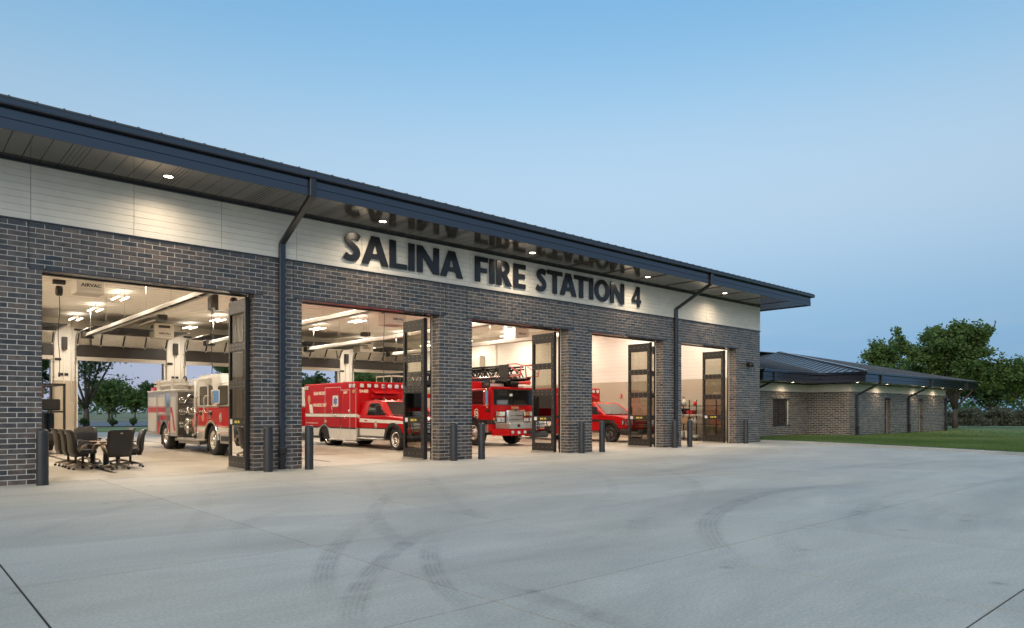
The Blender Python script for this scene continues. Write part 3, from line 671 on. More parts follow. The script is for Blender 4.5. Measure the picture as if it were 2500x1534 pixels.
inner('inner_wall', X0 + .302, X0 + .33, .40, YB); inner('inner_wall', X1 - .33, X1 - .302, .40, YB)
for i in range(0, len(edges), 2):
    a, b = edges[i] + (.335 if i == 0 else .004), edges[i + 1] - (.335 if i == len(edges) - 2 else .004)
    inner('inner_wall', a, b, YB - .012, YB + .018); inner('inner_wall', a, b, .386, .402)
for b in BX:
    bx('inner_wall', M['cream'], station, b - .003, b + BW + .003, YB - .011, YB + .018, BH + .02, 6.355)
    bx('inner_wall', M['cream'], station, b - .003, b + BW + .003, .387, .403, BH + .14, 6.355)
# block courses on the right wall, upper part
cj = MB()
for k in range(1, 32): cj.box(X1 - .3312, X1 - .33, .5, YB - .1, k * .2032 - .003, k * .2032 + .003)
cj.build('mortar_line', M['ceil_rib'], station, kind='stuff')
# raised sectional doors at the rear
for i, b in enumerate(BX):
    x0, x1 = b - .08, b + BW + .08; y = YB - .10
    od = bx('overhead_door', M['doordark'], station, x0, x1, y - .05, y, 4.36, 4.97, .004)
    bx('bottom_seal', M['unit'], od, x0, x1, y - .045, y + .07, 4.15, 4.355, .006)
    # tilted glazed section
    p0, p1 = Vector((0, y - .03, 4.99)), Vector((0, y - .42, 5.56))
    for k in range(5):
        xx = x0 + .04 + (x1 - x0 - .08) * k / 4
        MB().bar((xx, p0.y, p0.z), (xx, p1.y, p1.z), .085, .05, (1, 0, 0)).build('door_stile', M['doordark'], od)
        bx('hinge', M['steel'], od, xx - .03, xx + .03, y - .10, y - .051, 4.92, 5.06, .004)
        if k < 4:
            xa, xb = xx + .045, x0 + .04 + (x1 - x0 - .08) * (k + 1) / 4 - .045
            MB().hexa([(xa, p0.y, p0.z), (xb, p0.y, p0.z), (xb, p0.y + .012, p0.z + .008), (xa, p0.y + .012, p0.z + .008), (xa, p1.y, p1.z), (xb, p1.y, p1.z), (xb, p1.y + .012, p1.z + .008), (xa, p1.y + .012, p1.z + .008)]).build('pane', M['overglass'], od)
    for s in range(1, 5): bx('door_stile', M['doordark'], od, x0 + .02 + (x1 - x0 - .04) * s / 5 - .02, x0 + .02 + (x1 - x0 - .04) * s / 5 + .02, y - .056, y - .05, 4.37, 4.96)
    # sections stored overhead
    for s in range(5):
        yy = y - .45 - s * .66
        fr = MB(); fr.box(x0, x1, yy - .64, yy - .57, 5.60, 5.65); fr.box(x0, x1, yy - .07, yy, 5.60, 5.65)
        for k in range(5): xx = x0 + (x1 - x0 - .07) * k / 4; fr.box(xx, xx + .07, yy - .569, yy - .071, 5.601, 5.649)
        sec = fr.build('door_section', M['doordark'], od)
        bx('section_panel', M['doordark'], sec, x0 + .02, x1 - .02, yy - .60, yy - .04, 5.62, 5.63)
        bx('section_hinge', M['steel'], sec, x0 + 1.2, x0 + 1.26, yy - .05, yy + .03, 5.58, 5.602); bx('section_hinge', M['steel'], sec, x1 - 1.26, x1 - 1.2, yy - .05, yy + .03, 5.58, 5.602)
    for xx in (x0 - .06, x1 + .02):
        MB().tube([(xx + .02, y + .02, .1), (xx + .02, y + .02, 4.95), (xx + .02, y - .18, 5.40), (xx + .02, y - .5, 5.58), (xx + .02, y - 3.9, 5.60)], .028, 6).build('door_track', M['steel'], od)
        for z in (.8, 1.6, 2.4, 3.2, 4.0, 4.7): bx('track_bracket', M['steel'], od, xx - .03, xx + .07, y + .03, y + .085, z, z + .06)
    bx('jamb_trim', M['cream'], station, b - .05, b - .005, YB - .03, YB - .013, .006, 4.30); bx('jamb_trim', M['cream'], station, b + BW + .005, b + BW + .05, YB - .03, YB - .013, .006, 4.30)
    # torsion spring and conduit on the piers
    MB().tube([(x0 - .1, y - .02, 5.78), (x1 + .1, y - .02, 5.78)], .05, 10).build('torsion_spring', M['darksteel'], od)
    xc = b + BW + .6
    if i < 4:
        bx('operator_box', M['darksteel'], station, xc - .12, xc + .12, YB - .22, YB - .014, 4.7, 5.35, .01)
        MB().tube([(xc - .02, YB - .05, 4.7), (xc - .02, YB - .05, 1.4)], .022, 6).build('conduit', M['cream'], station)
        MB().tube([(xc + .32, YB - .05, 6.3), (xc + .32, YB - .05, 2.0)], .028, 6).build('conduit', M['cream'], station)
        bx('door_control', M['black'], station, xc - .42, xc - .14, YB - .06, YB - .014, 4.12, 4.24, .006)
        bx('bay_plate', M['black'], station, xc - .2, xc + .18, YB - .05, YB - .014, 3.32, 3.46, .006)
# ------------------------------------------------------------------ station sign
def curve_mesh(name, splines, depth, m):
    cu = bpy.data.curves.new(name, 'CURVE'); cu.dimensions = '2D'; cu.fill_mode = 'BOTH'; cu.extrude = depth / 2; cu.bevel_depth = 0.0
    for pts in splines:
        s = cu.splines.new('POLY'); s.points.add(len(pts) - 1)
        for p, q in zip(s.points, pts): p.co = (q[0], q[1], 0, 1)
        s.use_cyclic_u = True
    o = bpy.data.objects.new(name, cu); COL.objects.link(o)
    dg = bpy.context.evaluated_depsgraph_get(); me = bpy.data.meshes.new_from_object(o.evaluated_get(dg)); bpy.data.objects.remove(o); bpy.data.curves.remove(cu)
    me.polygons.foreach_set('use_smooth', [False] * len(me.polygons)); me.name = name; me.materials.clear(); me.materials.append(m); return me
def stroke(pts, hw, n=6):
    p = catmull(pts, n); l, r = [], []
    for i, q in enumerate(p):
        d = (p[min(i + 1, len(p) - 1)] - p[max(i - 1, 0)]).normalized(); nn = Vector((-d.y, d.x)) * hw; l.append(q + nn); r.append(q - nn)
    return [(q.x, q.y) for q in l] + [(q.x, q.y) for q in reversed(r)]
HL = .77
def glyph(c, w):
    t, b = .205, .145
    if c == 'I': return [[(0, 0), (w, 0), (w, HL), (0, HL)]]
    if c == 'L': return [[(0, 0), (w, 0), (w, b), (t, b), (t, HL), (0, HL)]]
    if c == 'F': return [[(0, 0), (t, 0), (t, .29), (w * .93, .29), (w * .93, .29 + b), (t, .29 + b), (t, HL - b), (w, HL - b), (w, HL), (0, HL)]]
    if c == 'E': return [[(0, 0), (w, 0), (w, b), (t, b), (t, .315), (w * .94, .315), (w * .94, .315 + b), (t, .315 + b), (t, HL - b), (w, HL - b), (w, HL), (0, HL)]]
    if c == 'T': k = (w - t) / 2; return [[(k, 0), (k + t, 0), (k + t, HL - b), (w, HL - b), (w, HL), (0, HL), (0, HL - b), (k, HL - b)]]
    if c == 'A': return [[(0, 0), (.215, 0), (.285, .165), (w - .285, .165), (w - .22, 0), (w, 0), (w / 2 + .12, HL), (w / 2 - .12, HL)], [(.335, .30), (w / 2, .565), (w - .335, .30)]]
    if c == 'N': return [[(0, 0), (.195, 0), (.195, .47), (w - .21, 0), (w, 0), (w, HL), (w - .195, HL), (w - .195, .315), (.185, HL), (0, HL)]]
    if c == 'O':
        e = lambda rx, rz: [(w / 2 + rx * math.cos(2 * math.pi * k / 40), HL / 2 + rz * math.sin(2 * math.pi * k / 40)) for k in range(40)]
        return [e(w / 2, HL / 2 + .012), e(w / 2 - .2, HL / 2 - .145)]
    if c == 'R':
        return [[(0, 0), (t, 0), (t, .30), (.245, .30), (w - .25, 0), (w, 0), (.43, .335)] + arc(.32, .555, .225, -50, 90, 10)[:-1] + [(.31, HL), (0, HL)],
                [(t, .44), (.28, .44)] + arc(.29, .54, .095, -75, 75, 8) + [(.28, .64), (t, .64)]]
    if c == 'S':
        k = w / .49
        return [stroke([(x * k, y) for x, y in [(.445, .63), (.36, .672), (.265, .68), (.155, .645), (.112, .565), (.155, .485), (.265, .405), (.355, .325), (.385, .22), (.325, .125), (.215, .088), (.11, .10), (.02, .15)]], .088)]
    if c == '4': return [[(.31, 0), (.465, 0), (.465, .155), (w, .155), (w, .28), (.465, .28), (.465, HL), (.30, HL), (0, .28), (0, .155), (.31, .155)], [(.15, .28), (.31, .28), (.31, .53)]]
sign = empty('station_sign', (15.3, -.05, 5.4), 'large dark raised lettering naming the station on the pale board band', 'sign')
LET = [('S', 9.07, 9.57), ('A', 9.59, 10.43), ('L', 10.46, 11.03), ('I', 11.08, 11.285), ('N', 11.37, 12.14), ('A', 12.18, 13.02), ('F', 13.49, 14.0), ('I', 14.07, 14.275),
       ('R', 14.36, 15.01), ('E', 15.08, 15.60), ('S', 16.08, 16.56), ('T', 16.59, 17.32), ('A', 17.2, 18.03), ('T', 17.91, 18.64), ('I', 18.70, 18.905), ('O', 18.98, 19.80), ('N', 19.85, 20.64), ('4', 21.11, 21.65)]
for c, a, b in LET:
    me = curve_mesh('letter', glyph(c, b - a), .032, M['signblack'])
    o = put('letter', me, sign, False, (a, -.058, 5.405)); o.rotation_euler = (RAD(90), 0, 0)

# ------------------------------------------------------------------ recessed lights in the soffits
def downlight(x, y, z, power, label, spread=160):
    d = empty('soffit_light', (x, y, z), label, 'light', 'recessed soffit lights')
    MB().lathe([(0, .115), (-.012, .115), (-.012, .088), (.0, .085)], 'z', (x, y, z - .001), 24).build('trim_ring', M['steel'], d)
    MB().lathe([(-.008, .0), (-.008, .085)], 'z', (x, y, z), 24).build('lens', M['down_on'], d)
    ld = bpy.data.lights.new('soffit_lamp', 'SPOT'); ld.energy = power; ld.spot_size = RAD(spread); ld.spot_blend = 1.0; ld.shadow_soft_size = .12; ld.color = (1, .80, .57)
    lo = bpy.data.objects.new('soffit_lamp', ld); COL.objects.link(lo); lo.parent = d; lo.location = (0, 0, -.03)
for x, n in ((4.54, 'left of the first downspout above the first bay'), (9.74, 'above the first letter A of the sign'), (15.13, 'above the last letter E of FIRE'),
             (20.98, 'above the numeral 4 of the sign'), (26.25, 'right of the second downspout near the roof corner')):
    downlight(x, -.88, ZS - .004, 200, 'round recessed soffit light ' + n)

# ------------------------------------------------------------------ low wing to the right
wing = empty('station_wing', (47, 8, 0), 'low brick wing with hipped standing-seam roof behind the lawn', 'building')
Z0 = .08; XA, XE = 39.7, 55.7; YI, YO = 1.9, -.5; NB = 24; ZW = Z0 + NB * BC
ops_link = [(35.65, 37.45, .69, 2.10)]; ops_front = [(44.6, 45.6, -1, 2.24), (50.3, 51.2, -1, 2.24)]
wb = MB()
wb.box(X1 + .01, 35.65, YI + .004, YI + .3, 0, ZW).box(37.45, XA + .3, YI + .004, YI + .3, 0, ZW).box(35.65, 37.45, YI + .0045, YI + .3, 0, .69).box(35.65, 37.45, YI + .0045, YI + .3, 2.1, ZW)
wb.box(XA + .004, XA + .3, YO + .009, YI + .008, 0, ZW)
for a, b in ((XA + .3, 44.6), (45.6, 50.3), (51.2, XE - .008)): wb.box(a, b, YO + .004, YO + .3, 0, ZW)
for a, b in ((44.6, 45.6), (50.3, 51.2)): wb.box(a, b, YO + .0045, YO + .3, 2.24, ZW); wb.box(a, b, YO + .3, YO + .32, 0, 2.24)
wb.box(XE - .3, XE - .008, YO + .3, 17, 0, ZW)
ww = wb.build('brick_wall', M['mortar'], wing)
fr_ = [('x', a, b, z, YO) for a, b, z in courses(XA, XE, NB, Z0, ops_front)] + [('x', a, b, z, YI) for a, b, z in courses(X1 + .02, XA, NB, Z0, ops_link)]
sd_ = [('y', a, b, z, XA) for a, b, z in courses(YO + .031, YI, NB, Z0, [], .1)]
allb = sorted(sd_ + fr_, key=lambda q: (0 if q[0] == 'y' else 1, (q[1] + q[2]) / 2))
restw = MB(); cnt = 0
for (ax, a, b, z, c) in allb:
    if cnt < 300 and z > .1 and not (ax == 'x' and (a < 33.9)):
        o = put('brick', brick_mesh(b - a), ww, False, ((a + b) / 2, c, z) if ax == 'x' else (c, (a + b) / 2, z))
        if ax == 'y': o.rotation_euler = (0, 0, RAD(-90))
        cnt += 1
    elif ax == 'x': restw.box(a, b, c, c + .03, z - (BC - MJ) / 2, z + (BC - MJ) / 2)
    else: restw.box(c, c + .03, a, b, z - (BC - MJ) / 2, z + (BC - MJ) / 2)
for r in range(21):
    z = Z0 + (r + .5) * BC
    for xx in (45.6, 51.2):
        for a, b in (((YO, YO + .14), (YO + .14, YO + .3)) if r % 2 else ((YO, YO + .3),)): restw.box(xx, xx + .006, a + .035 * (a == YO), b - .005, z - .046, z + .046) if False else restw.box(xx - .004, xx + .001, a + .035 * (a == YO), b - .006, z - .046, z + .046)
restw.build('brick', M['brick'], ww, kind='stuff')
for a, b in ((44.6, 45.6), (50.3, 51.2)):
    dr = bx('door', M['bronze'], wing, a + .02, b - .02, YO + .24, YO + .295, Z0, 2.22, .004)
    bx('handle', M['steel'], dr, b - .16, b - .12, YO + .19, YO + .238, 1.0, 1.15, .005)
    bx('lintel', M['bronze'], wing, a - .1, b + .1, YO - .004, YO + .2, 2.236, 2.262)
    bx('door_frame', M['unit'], wing, b - .045, b - .021, YO + .215, YO + .239, Z0, 2.22)
win = bx('window', M['bronze'], wing, 35.66, 37.44, YI + .10, YI + .16, .70, .76, .003)
for p in ((35.66, 35.72, .76, 2.04), (37.38, 37.44, .76, 2.04), (36.52, 36.58, .76, 2.04), (35.66, 37.44, 2.04, 2.10)): bx('frame', M['bronze'], win, p[0], p[1], YI + .10, YI + .16, p[2], p[3])
for a, b in ((35.72, 36.52), (36.58, 37.38)):
    bx('pane', M['winglass'], win, a, b, YI + .125, YI + .133, .76, 2.04)
    bx('blind', M['unit'], win, a, b, YI + .22, YI + .23, .74, 1.32)
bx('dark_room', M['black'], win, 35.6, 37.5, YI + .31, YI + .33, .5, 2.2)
bx('sill', M['bronze'], win, 35.6, 37.5, YI - .03, YI + .1, .665, .69); bx('window_head', M['bronze'], win, 35.58, 37.52, YI - .006, YI + .1, 2.10, 2.125)
# pale band and soffit
ZP = 2.975; ZWS = 3.0
bn = bx('board_band', M['board'], wing, X1 + .02, XA + .02, YI - .008, YI + .2, ZW + .012, ZP)
bx('board_band', M['board'], wing, XA + .0, XA + .2, YO + .022, YI - .009, ZW + .012, ZP); bx('board_band', M['board'], wing, XA - .006, XE - .03, YO - .008, YO + .021, ZW + .012, ZP); bx('board_band', M['board'], wing, XE - .25, XE - .031, YO + .022, 17, ZW + .012, ZP)
bx('flashing', M['bronze'], wing, XA - .015, XE + .015, YO - .02, YO + .1, ZW - .002, ZW + .011); bx('flashing', M['bronze'], wing, XA - .016, XA + .1, YO + .101, YI, ZW - .002, ZW + .011); bx('flashing', M['bronze'], wing, X1 + .02, XA - .017, YI - .02, YI + .1, ZW - .002, ZW + .011)
bx('soffit_trim', M['bronze'], wing, X1 + .02, XA - .02, YI - .02, YI + .1, ZP - .02, ZWS + .01); bx('soffit_trim', M['bronze'], wing, XA - .02, XA + .1, YO - .019, YI + .1, ZP - .019, ZWS + .01); bx('soffit_trim', M['bronze'], wing, XA + .101, XE, YO - .02, YO + .1, ZP - .02, ZWS + .01)
EX0, EX1, EY, LY, LX = 38.40, 58.0, -1.80, .60, 32.2
bx('soffit', M['soffit'], wing, EX0 + .02, EX1 - .02, EY + .02, LY, ZWS, ZWS + .02); bx('soffit', M['soffit'], wing, LX, EX1 - .02, LY + .02, YI + .1, ZWS, ZWS + .02); bx('soffit', M['soffit'], wing, XE, EX1 - .02, YI + .12, 17.5, ZWS, ZWS + .02)
def fasc(x0, x1, y0, y1):
    bx('fascia', M['bronze_sky_tint'], wing, x0, x1, y0, y1, ZWS - .01, ZWS + .18, .003); g = .005
    bx('fascia', M['bronze_sky_tint'], wing, x0 + g, x1 - g, y0 + g, y1 - g, ZWS + .188, ZWS + .39, .003)
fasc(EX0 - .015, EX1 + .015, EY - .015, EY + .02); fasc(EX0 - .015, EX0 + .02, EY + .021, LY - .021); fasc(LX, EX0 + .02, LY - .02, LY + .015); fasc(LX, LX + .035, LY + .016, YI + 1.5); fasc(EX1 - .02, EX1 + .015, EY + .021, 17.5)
GZ0, GZ1 = ZWS + .40, ZWS + .535
bx('gutter', M['bronze_sky_tint'], wing, EX0 - .12, EX1 + .12, EY - .14, EY + .02, GZ0, GZ1, .012); bx('gutter', M['bronze_sky_tint'], wing, EX0 - .119, EX0 + .02, EY + .021, LY - .14, GZ0, GZ1, .012); bx('gutter', M['bronze_sky_tint'], wing, LX - .1, EX0 + .02, LY - .139, LY + .02, GZ0, GZ1, .012); bx('gutter', M['bronze_sky_tint'], wing, EX1 - .02, EX1 + .119, EY + .021, 17.5, GZ0, GZ1, .012)
ZG = GZ1 + .012; S2 = .22; D = 9.65
AX, AY, AZ = EX0 + D, EY + D, ZG + S2 * D
wroof = roof_plane('roof', [(EX0, EY, ZG), (EX1, EY, ZG), (EX1 - D, AY, AZ), (AX, AY, AZ)], .03, M['roofmetal'], wing)
roof_plane('roof_slope', [(EX0, EY, ZG), (AX, AY, AZ), (AX, LY + D, AZ), (EX0, LY, ZG)], .03, M['roofmetal'], wroof)
roof_plane('roof_slope', [(X1 + .05, LY, ZG), (EX0, LY, ZG), (EX0 + D, LY + D, AZ), (X1 + .05, LY + D, AZ)], .03, M['roofmetal'], wroof)
roof_plane('roof_slope', [(EX1, EY, ZG), (EX1, EY + 2 * D, ZG), (EX1 - D, AY, AZ)], .03, M['roofmetal'], wroof)
roof_plane('roof_slope', [(EX0 - 6, LY + 2 * D, ZG), (EX1, EY + 2 * D, ZG), (EX1 - D, AY + .2, AZ), (X1, AY + 2.4, AZ)], .03, M['roofmetal'], wroof)
# seams: west slope run up in +X, front slopes in +Y
y = EY + .3
while y < LY + D:
    t0 = max(0.0, y - LY); t1 = min(D, y - EY)
    if t1 - t0 > .1:
        xa, xb = EX0 + t0, EX0 + t1
        MB().hexa([(xa, y - .015, ZG + S2 * t0 + .001), (xa, y + .015, ZG + S2 * t0 + .001), (xb, y + .015, ZG + S2 * t1 + .001), (xb, y - .015, ZG + S2 * t1 + .001), (xa, y - .015, ZG + S2 * t0 + .055), (xa, y + .015, ZG + S2 * t0 + .055), (xb, y + .015, ZG + S2 * t1 + .055), (xb, y - .015, ZG + S2 * t1 + .055)]).build('standing_seam', M['roofmetal'], wroof)
    y += .41
def seamy(x, ya, t0, t1): return MB().hexa([(x - .015, ya + t0, ZG + S2 * t0 + .001), (x + .015, ya + t0, ZG + S2 * t0 + .001), (x + .015, ya + t1, ZG + S2 * t1 + .001), (x - .015, ya + t1, ZG + S2 * t1 + .001), (x - .015, ya + t0, ZG + S2 * t0 + .055), (x + .015, ya + t0, ZG + S2 * t0 + .055), (x + .015, ya + t1, ZG + S2 * t1 + .055), (x - .015, ya + t1, ZG + S2 * t1 + .055)]).build('standing_seam', M['roofmetal'], wroof)
x = EX0 + .3
while x < EX1 - .2:
    t1 = min(x - EX0, D, EX1 - x)
    if t1 > .12: seamy(x, EY, 0, t1)
    x += .41
x = 32.5
while x < EX0 + D - .3:
    t0 = max(0, x - EX0); seamy(x, LY, t0, D); x += .41
def cap(p, q, w, h, m): return MB().bar(p, q, w, h).build('ridge_cap', m, wroof)
cap((EX0 - .03, EY - .03, ZG + .04), (AX, AY, AZ + .04), .22, .06, M['roofmetal']); cap((EX0, LY, ZG + .02), (AX, LY + D, AZ + .02), .22, .03, M['roofmetal']); cap((AX, AY, AZ + .04), (EX1 - D, AY, AZ + .04), .22, .06, M['roofmetal'])
downspout(wing, 33.3, YI, LY, GZ0 + .02, ZWS - .005, 2.42, False, .16, Z0)
for x in (40.45, 48.4, 55.55): downspout(wing, x, YO, EY, GZ0 + .02, ZWS - .005, 2.30, True, .18, Z0)
for (x, y, n) in ((36.6, 1.25, 'of the low wing above its window'), (39.0, -1.15, 'at the outer corner of the low wing'), (43.3, -1.1, 'of the low wing before its first door'), (49.3, -1.1, 'of the low wing between its two doors'), (53.0, -1.1, 'of the low wing after its second door'), (56.9, -1.1, 'at the far end of the low wing')):
    downlight(x, y, ZWS - .003, 110, 'round recessed soffit light ' + n, 168)
# ------------------------------------------------------------------ lettering helper
def text_mesh(body, size, m, extrude=.002, offset=0.0, xscale=1.0, align='CENTER'):
    cu = bpy.data.curves.new('lettering', 'FONT'); cu.body = body; cu.size = size; cu.extrude = extrude; cu.offset = offset; cu.align_x = align; cu.align_y = 'CENTER'
    o = bpy.data.objects.new('lettering', cu); COL.objects.link(o)
    dg = bpy.context.evaluated_depsgraph_get(); me = bpy.data.meshes.new_from_object(o.evaluated_get(dg)); bpy.data.objects.remove(o); bpy.data.curves.remove(cu)
    me.polygons.foreach_set('use_smooth', [False] * len(me.polygons)); me.name = 'lettering'; me.materials.clear(); me.materials.append(m)
    if xscale != 1.0:
        for v in me.vertices: v.co.x *= xscale
    return me
FACE = {'-x': Matrix(((0, 0, -1), (-1, 0, 0), (0, 1, 0))).to_euler(), '-y': (RAD(90), 0, 0)}
def text(parent, body, size, pos, face, m, name='lettering', **k):
    o = put(name, text_mesh(body, size, m, **k), parent, True, pos); o.rotation_euler = FACE[face]; return o

# ------------------------------------------------------------------ lights, heaters and equipment under the garage ceiling
WARM = (1.0, .905, .78)
row_n = ['nearest the front wall', 'second from the front', 'third from the front', 'fourth from the front', 'fifth from the front', 'nearest the rear wall']
col_n = ['along the left wall', 'between first and second bay', 'between second and third bay', 'between third and fourth bay', 'between fourth and fifth bay', 'along the right wall']
light_proto = None
for ci, x in enumerate((1.9, 7.42, 12.9, 18.4, 23.9, 28.9)):
    for ri, y in enumerate((2.2, 6.6, 11.0, 15.6, 20.0, 24.3)):
        lab = 'twin-tube ceiling light %s, %s' % (col_n[ci], row_n[ri])
        if light_proto is None:
            e = empty('ceiling_light', (x, y, 6.1), lab, 'ceiling light', 'twin-tube ceiling lights in the garage')
            b = MB().box(-.11, .11, -.13, .13, .02, .12).box(-.02, .02, -.02, .02, .12, .255); b.build('housing', M['unit'], e, True, .006)
            for s in (-1, 1):
                w = MB().box(s * .17 - .055, s * .17 + .055, -.60, .60, .0, .045).build('reflector', M['white'], e, True, .006)
                MB().box(s * .17 - .045, s * .17 + .045, -.58, .58, -.022, -.001).build('lamp_tube', M['tube_on'], e, True, .008)
            MB().box(-.17, .17, -.03, .03, .046, .07).build('bracket', M['unit'], e, True)
            ld = bpy.data.lights.new('garage_lamp', 'AREA'); ld.shape = 'RECTANGLE'; ld.size = .5; ld.size_y = 1.2; ld.energy = 96; ld.color = WARM; ld.spread = RAD(175)
            lo = bpy.data.objects.new('garage_lamp', ld); COL.objects.link(lo); lo.parent = e; lo.location = (0, 0, -.03)
            lu = bpy.data.lights.new('ceiling_fill', 'AREA'); lu.shape = 'RECTANGLE'; lu.size = .5; lu.size_y = 1.2; lu.energy = 5; lu.color = WARM  # added upward fill light, only there to brighten the ceiling
            lo = bpy.data.objects.new('ceiling_fill', lu); COL.objects.link(lo); lo.parent = e; lo.location = (0, 0, .05); lo.rotation_euler = (math.pi, 0, 0)
            light_proto = e
        else:
            e = copy_tree(light_proto, None, (x, y, 6.1)); e['label'] = lab
# radiant tube heaters
def heater(x, y0, y1, n):
    h = empty('tube_heater', (x, (y0 + y1) / 2, 5.0), 'long radiant tube heater hung ' + n, 'heater', 'radiant tube heaters')
    prof = [(x - .15, 4.94), (x - .09, 5.09), (x - .04, 5.12), (x + .04, 5.12), (x + .09, 5.09), (x + .15, 4.94), (x + .138, 4.94), (x + .082, 5.078), (x + .036, 5.107), (x - .036, 5.107), (x - .082, 5.078), (x - .138, 4.94)]
    MB().prism(prof, 'y', y0, y1).build('reflector', M['tubealu'], h)
    MB().tube([(x - .06, y0 - .05, 5.02), (x - .06, y1, 5.02)], .05, 10).tube([(x + .06, y0 - .05, 5.02), (x + .06, y1, 5.02)], .05, 10).build('burner_tube', M['darksteel'], h)
    bx('burner_box', M['darksteel'], h, x - .24, x + .22, y1 + .02, y1 + .5, 4.86, 5.14, .01)
    k = y0 + .6
    while k < y1:
        MB().tube([(x, k, 5.14), (x, k, 6.35)], .008, 5).build('hanger', M['steel'], h); bx('joint_band', M['steel'], h, x - .21, x + .21, k - .02, k + .02, 4.925, 4.935); k += 3.0
for x, n in ((7.32, 'between the first and second bay'), (12.85, 'between the second and third bay'), (18.4, 'between the third and fourth bay'), (23.9, 'between the fourth and fifth bay')): heater(x, 4.9, 20.8, n)
# air cleaners
def airbox(x, y, n, w=.78, d=.85):
    a = empty('air_cleaner', (x, y, 5.25), 'beige box-shaped air cleaner ' + n, 'air cleaner', 'air cleaners')
    bx('cabinet', M['unit'], a, x - w / 2, x + w / 2, y, y + d, 5.25, 6.0, .012)
    bx('grille', M['black'], a, x - w * .3, x + w * .3, y - .004, y + .001, 5.78, 5.92); bx('grille', M['black'], a, x - w / 2 - .004, x - w / 2 + .001, y + .2, y + .65, 5.76, 5.92)
    o = text(a, 'AIRVAC', .15, (0.02, -.004, .24), '-y', M['letterblack'], offset=.004, xscale=1.1)
    bx('trim_line', M['black'], a, x - .3, x + .33, y - .003, y, 5.36, 5.364); bx('trim_line', M['black'], a, x - .1, x + .33, y - .003, y, 5.385, 5.389)
    for sx in (-.3, .3):
        MB().tube([(x + sx, y + .4, 6.0), (x + sx, y + .4, 6.352)], .01, 5).build('hanger', M['steel'], a)
airbox(5.1, 9.2, 'in the first bay'); airbox(11.1, 22.6, 'at the rear of the second bay', .95, .9); airbox(17.0, 9.6, 'in the third bay', .9, .9); airbox(23.3, 23.0, 'at the rear above the ladder truck', .95, .9); airbox(25.0, 10.2, 'near the right wall above the ladder truck', .95, .9)
# cord reels with hanging cords, door operator rails
def cord(x, y, zlo, n, reel=True):
    c = empty('cord_reel', (x, y, 6.0), 'black cord hanging from the ceiling ' + n, 'cord', 'hanging cords')
    if reel:
        MB().lathe([(-.1, .0), (-.1, .17), (-.06, .19), (.06, .19), (.1, .17), (.1, 0)], 'x', (x, y, 5.95), 20).build('reel', M['black'], c)
        bx('mount', M['black'], c, x - .2, x + .2, y - .1, y + .1, 6.20, 6.352, .01)
    pts = [(x + .03 * math.sin(k * .9), y + .02 * math.cos(k * .7), 5.9 + (zlo - 5.9) * k / 10) for k in range(11)]
    MB().tube(pts, .012, 6).build('cable', M['wire'], c); MB().tube([(pts[-1][0], pts[-1][1], zlo), (pts[-1][0], pts[-1][1], zlo - .16)], .035, 8).build('plug', M['black'], c)
cord(5.05, 14.2, 2.9, 'behind the chairs in the first bay'); cord(8.95, 9.4, 2.7, 'over the pumper truck'); cord(10.9, 12.5, 3.2, 'behind the pumper truck cab'); cord(14.9, 7.4, 1.98, 'over the first ambulance cab'); cord(20.6, 9.5, 3.6, 'over the ladder truck')
for i, b in enumerate(BX[:4]):
    r = empty('door_operator', (b + 2.1, 20.5, 5.9), 'white trolley rail of the overhead door opener in the %s bay' % ['first', 'second', 'third', 'fourth'][i], 'door opener', 'overhead door openers')
    xx = b + 2.1
    bx('rail', M['white'], r, xx - .03, xx + .03, 19.5, 25.9, 5.86, 5.92, .004); bx('motor', M['darksteel'], r, xx - .2, xx + .2, 19.0, 19.5, 5.78, 6.02, .02)
    for y in (19.3, 22.3): MB().tube([(xx - .18, y, 5.95), (xx - .05, y, 6.352)], .012, 5).tube([(xx + .18, y, 5.95), (xx + .05, y, 6.352)], .012, 5).build('hanger', M['steel'], r)
for k, (x, y, n) in enumerate(((6.0, 13.5, 'first'), (14.2, 16.0, 'second'))):
    s = empty('ceiling_camera', (x, y, 6.2), 'dark dome camera on the ceiling over the %s' % ('chairs' if k == 0 else 'first ambulance'), 'camera')
    MB().lathe([(-.34, .0), (-.32, .09), (-.24, .15), (-.12, .16), (-.1, .12), (0, .12)], 'z', (x, y, 6.28), 18).build('dome', M['black'], s); bx('plate', M['black'], s, x - .26, x + .26, y - .16, y + .16, 6.26, 6.30, .01)
fan = empty('ceiling_fan', (9.9, 12.0, 6.3), 'dark cage ceiling fan above the pumper truck', 'fan')
MB().tube([(9.9, 12, 6.35), (9.9, 12, 5.6)], .05, 8).build('downrod', M['darksteel'], fan); bx('motor_cage', M['darksteel'], fan, 9.74, 10.06, 11.84, 12.16, 5.45, 6.1, .02)
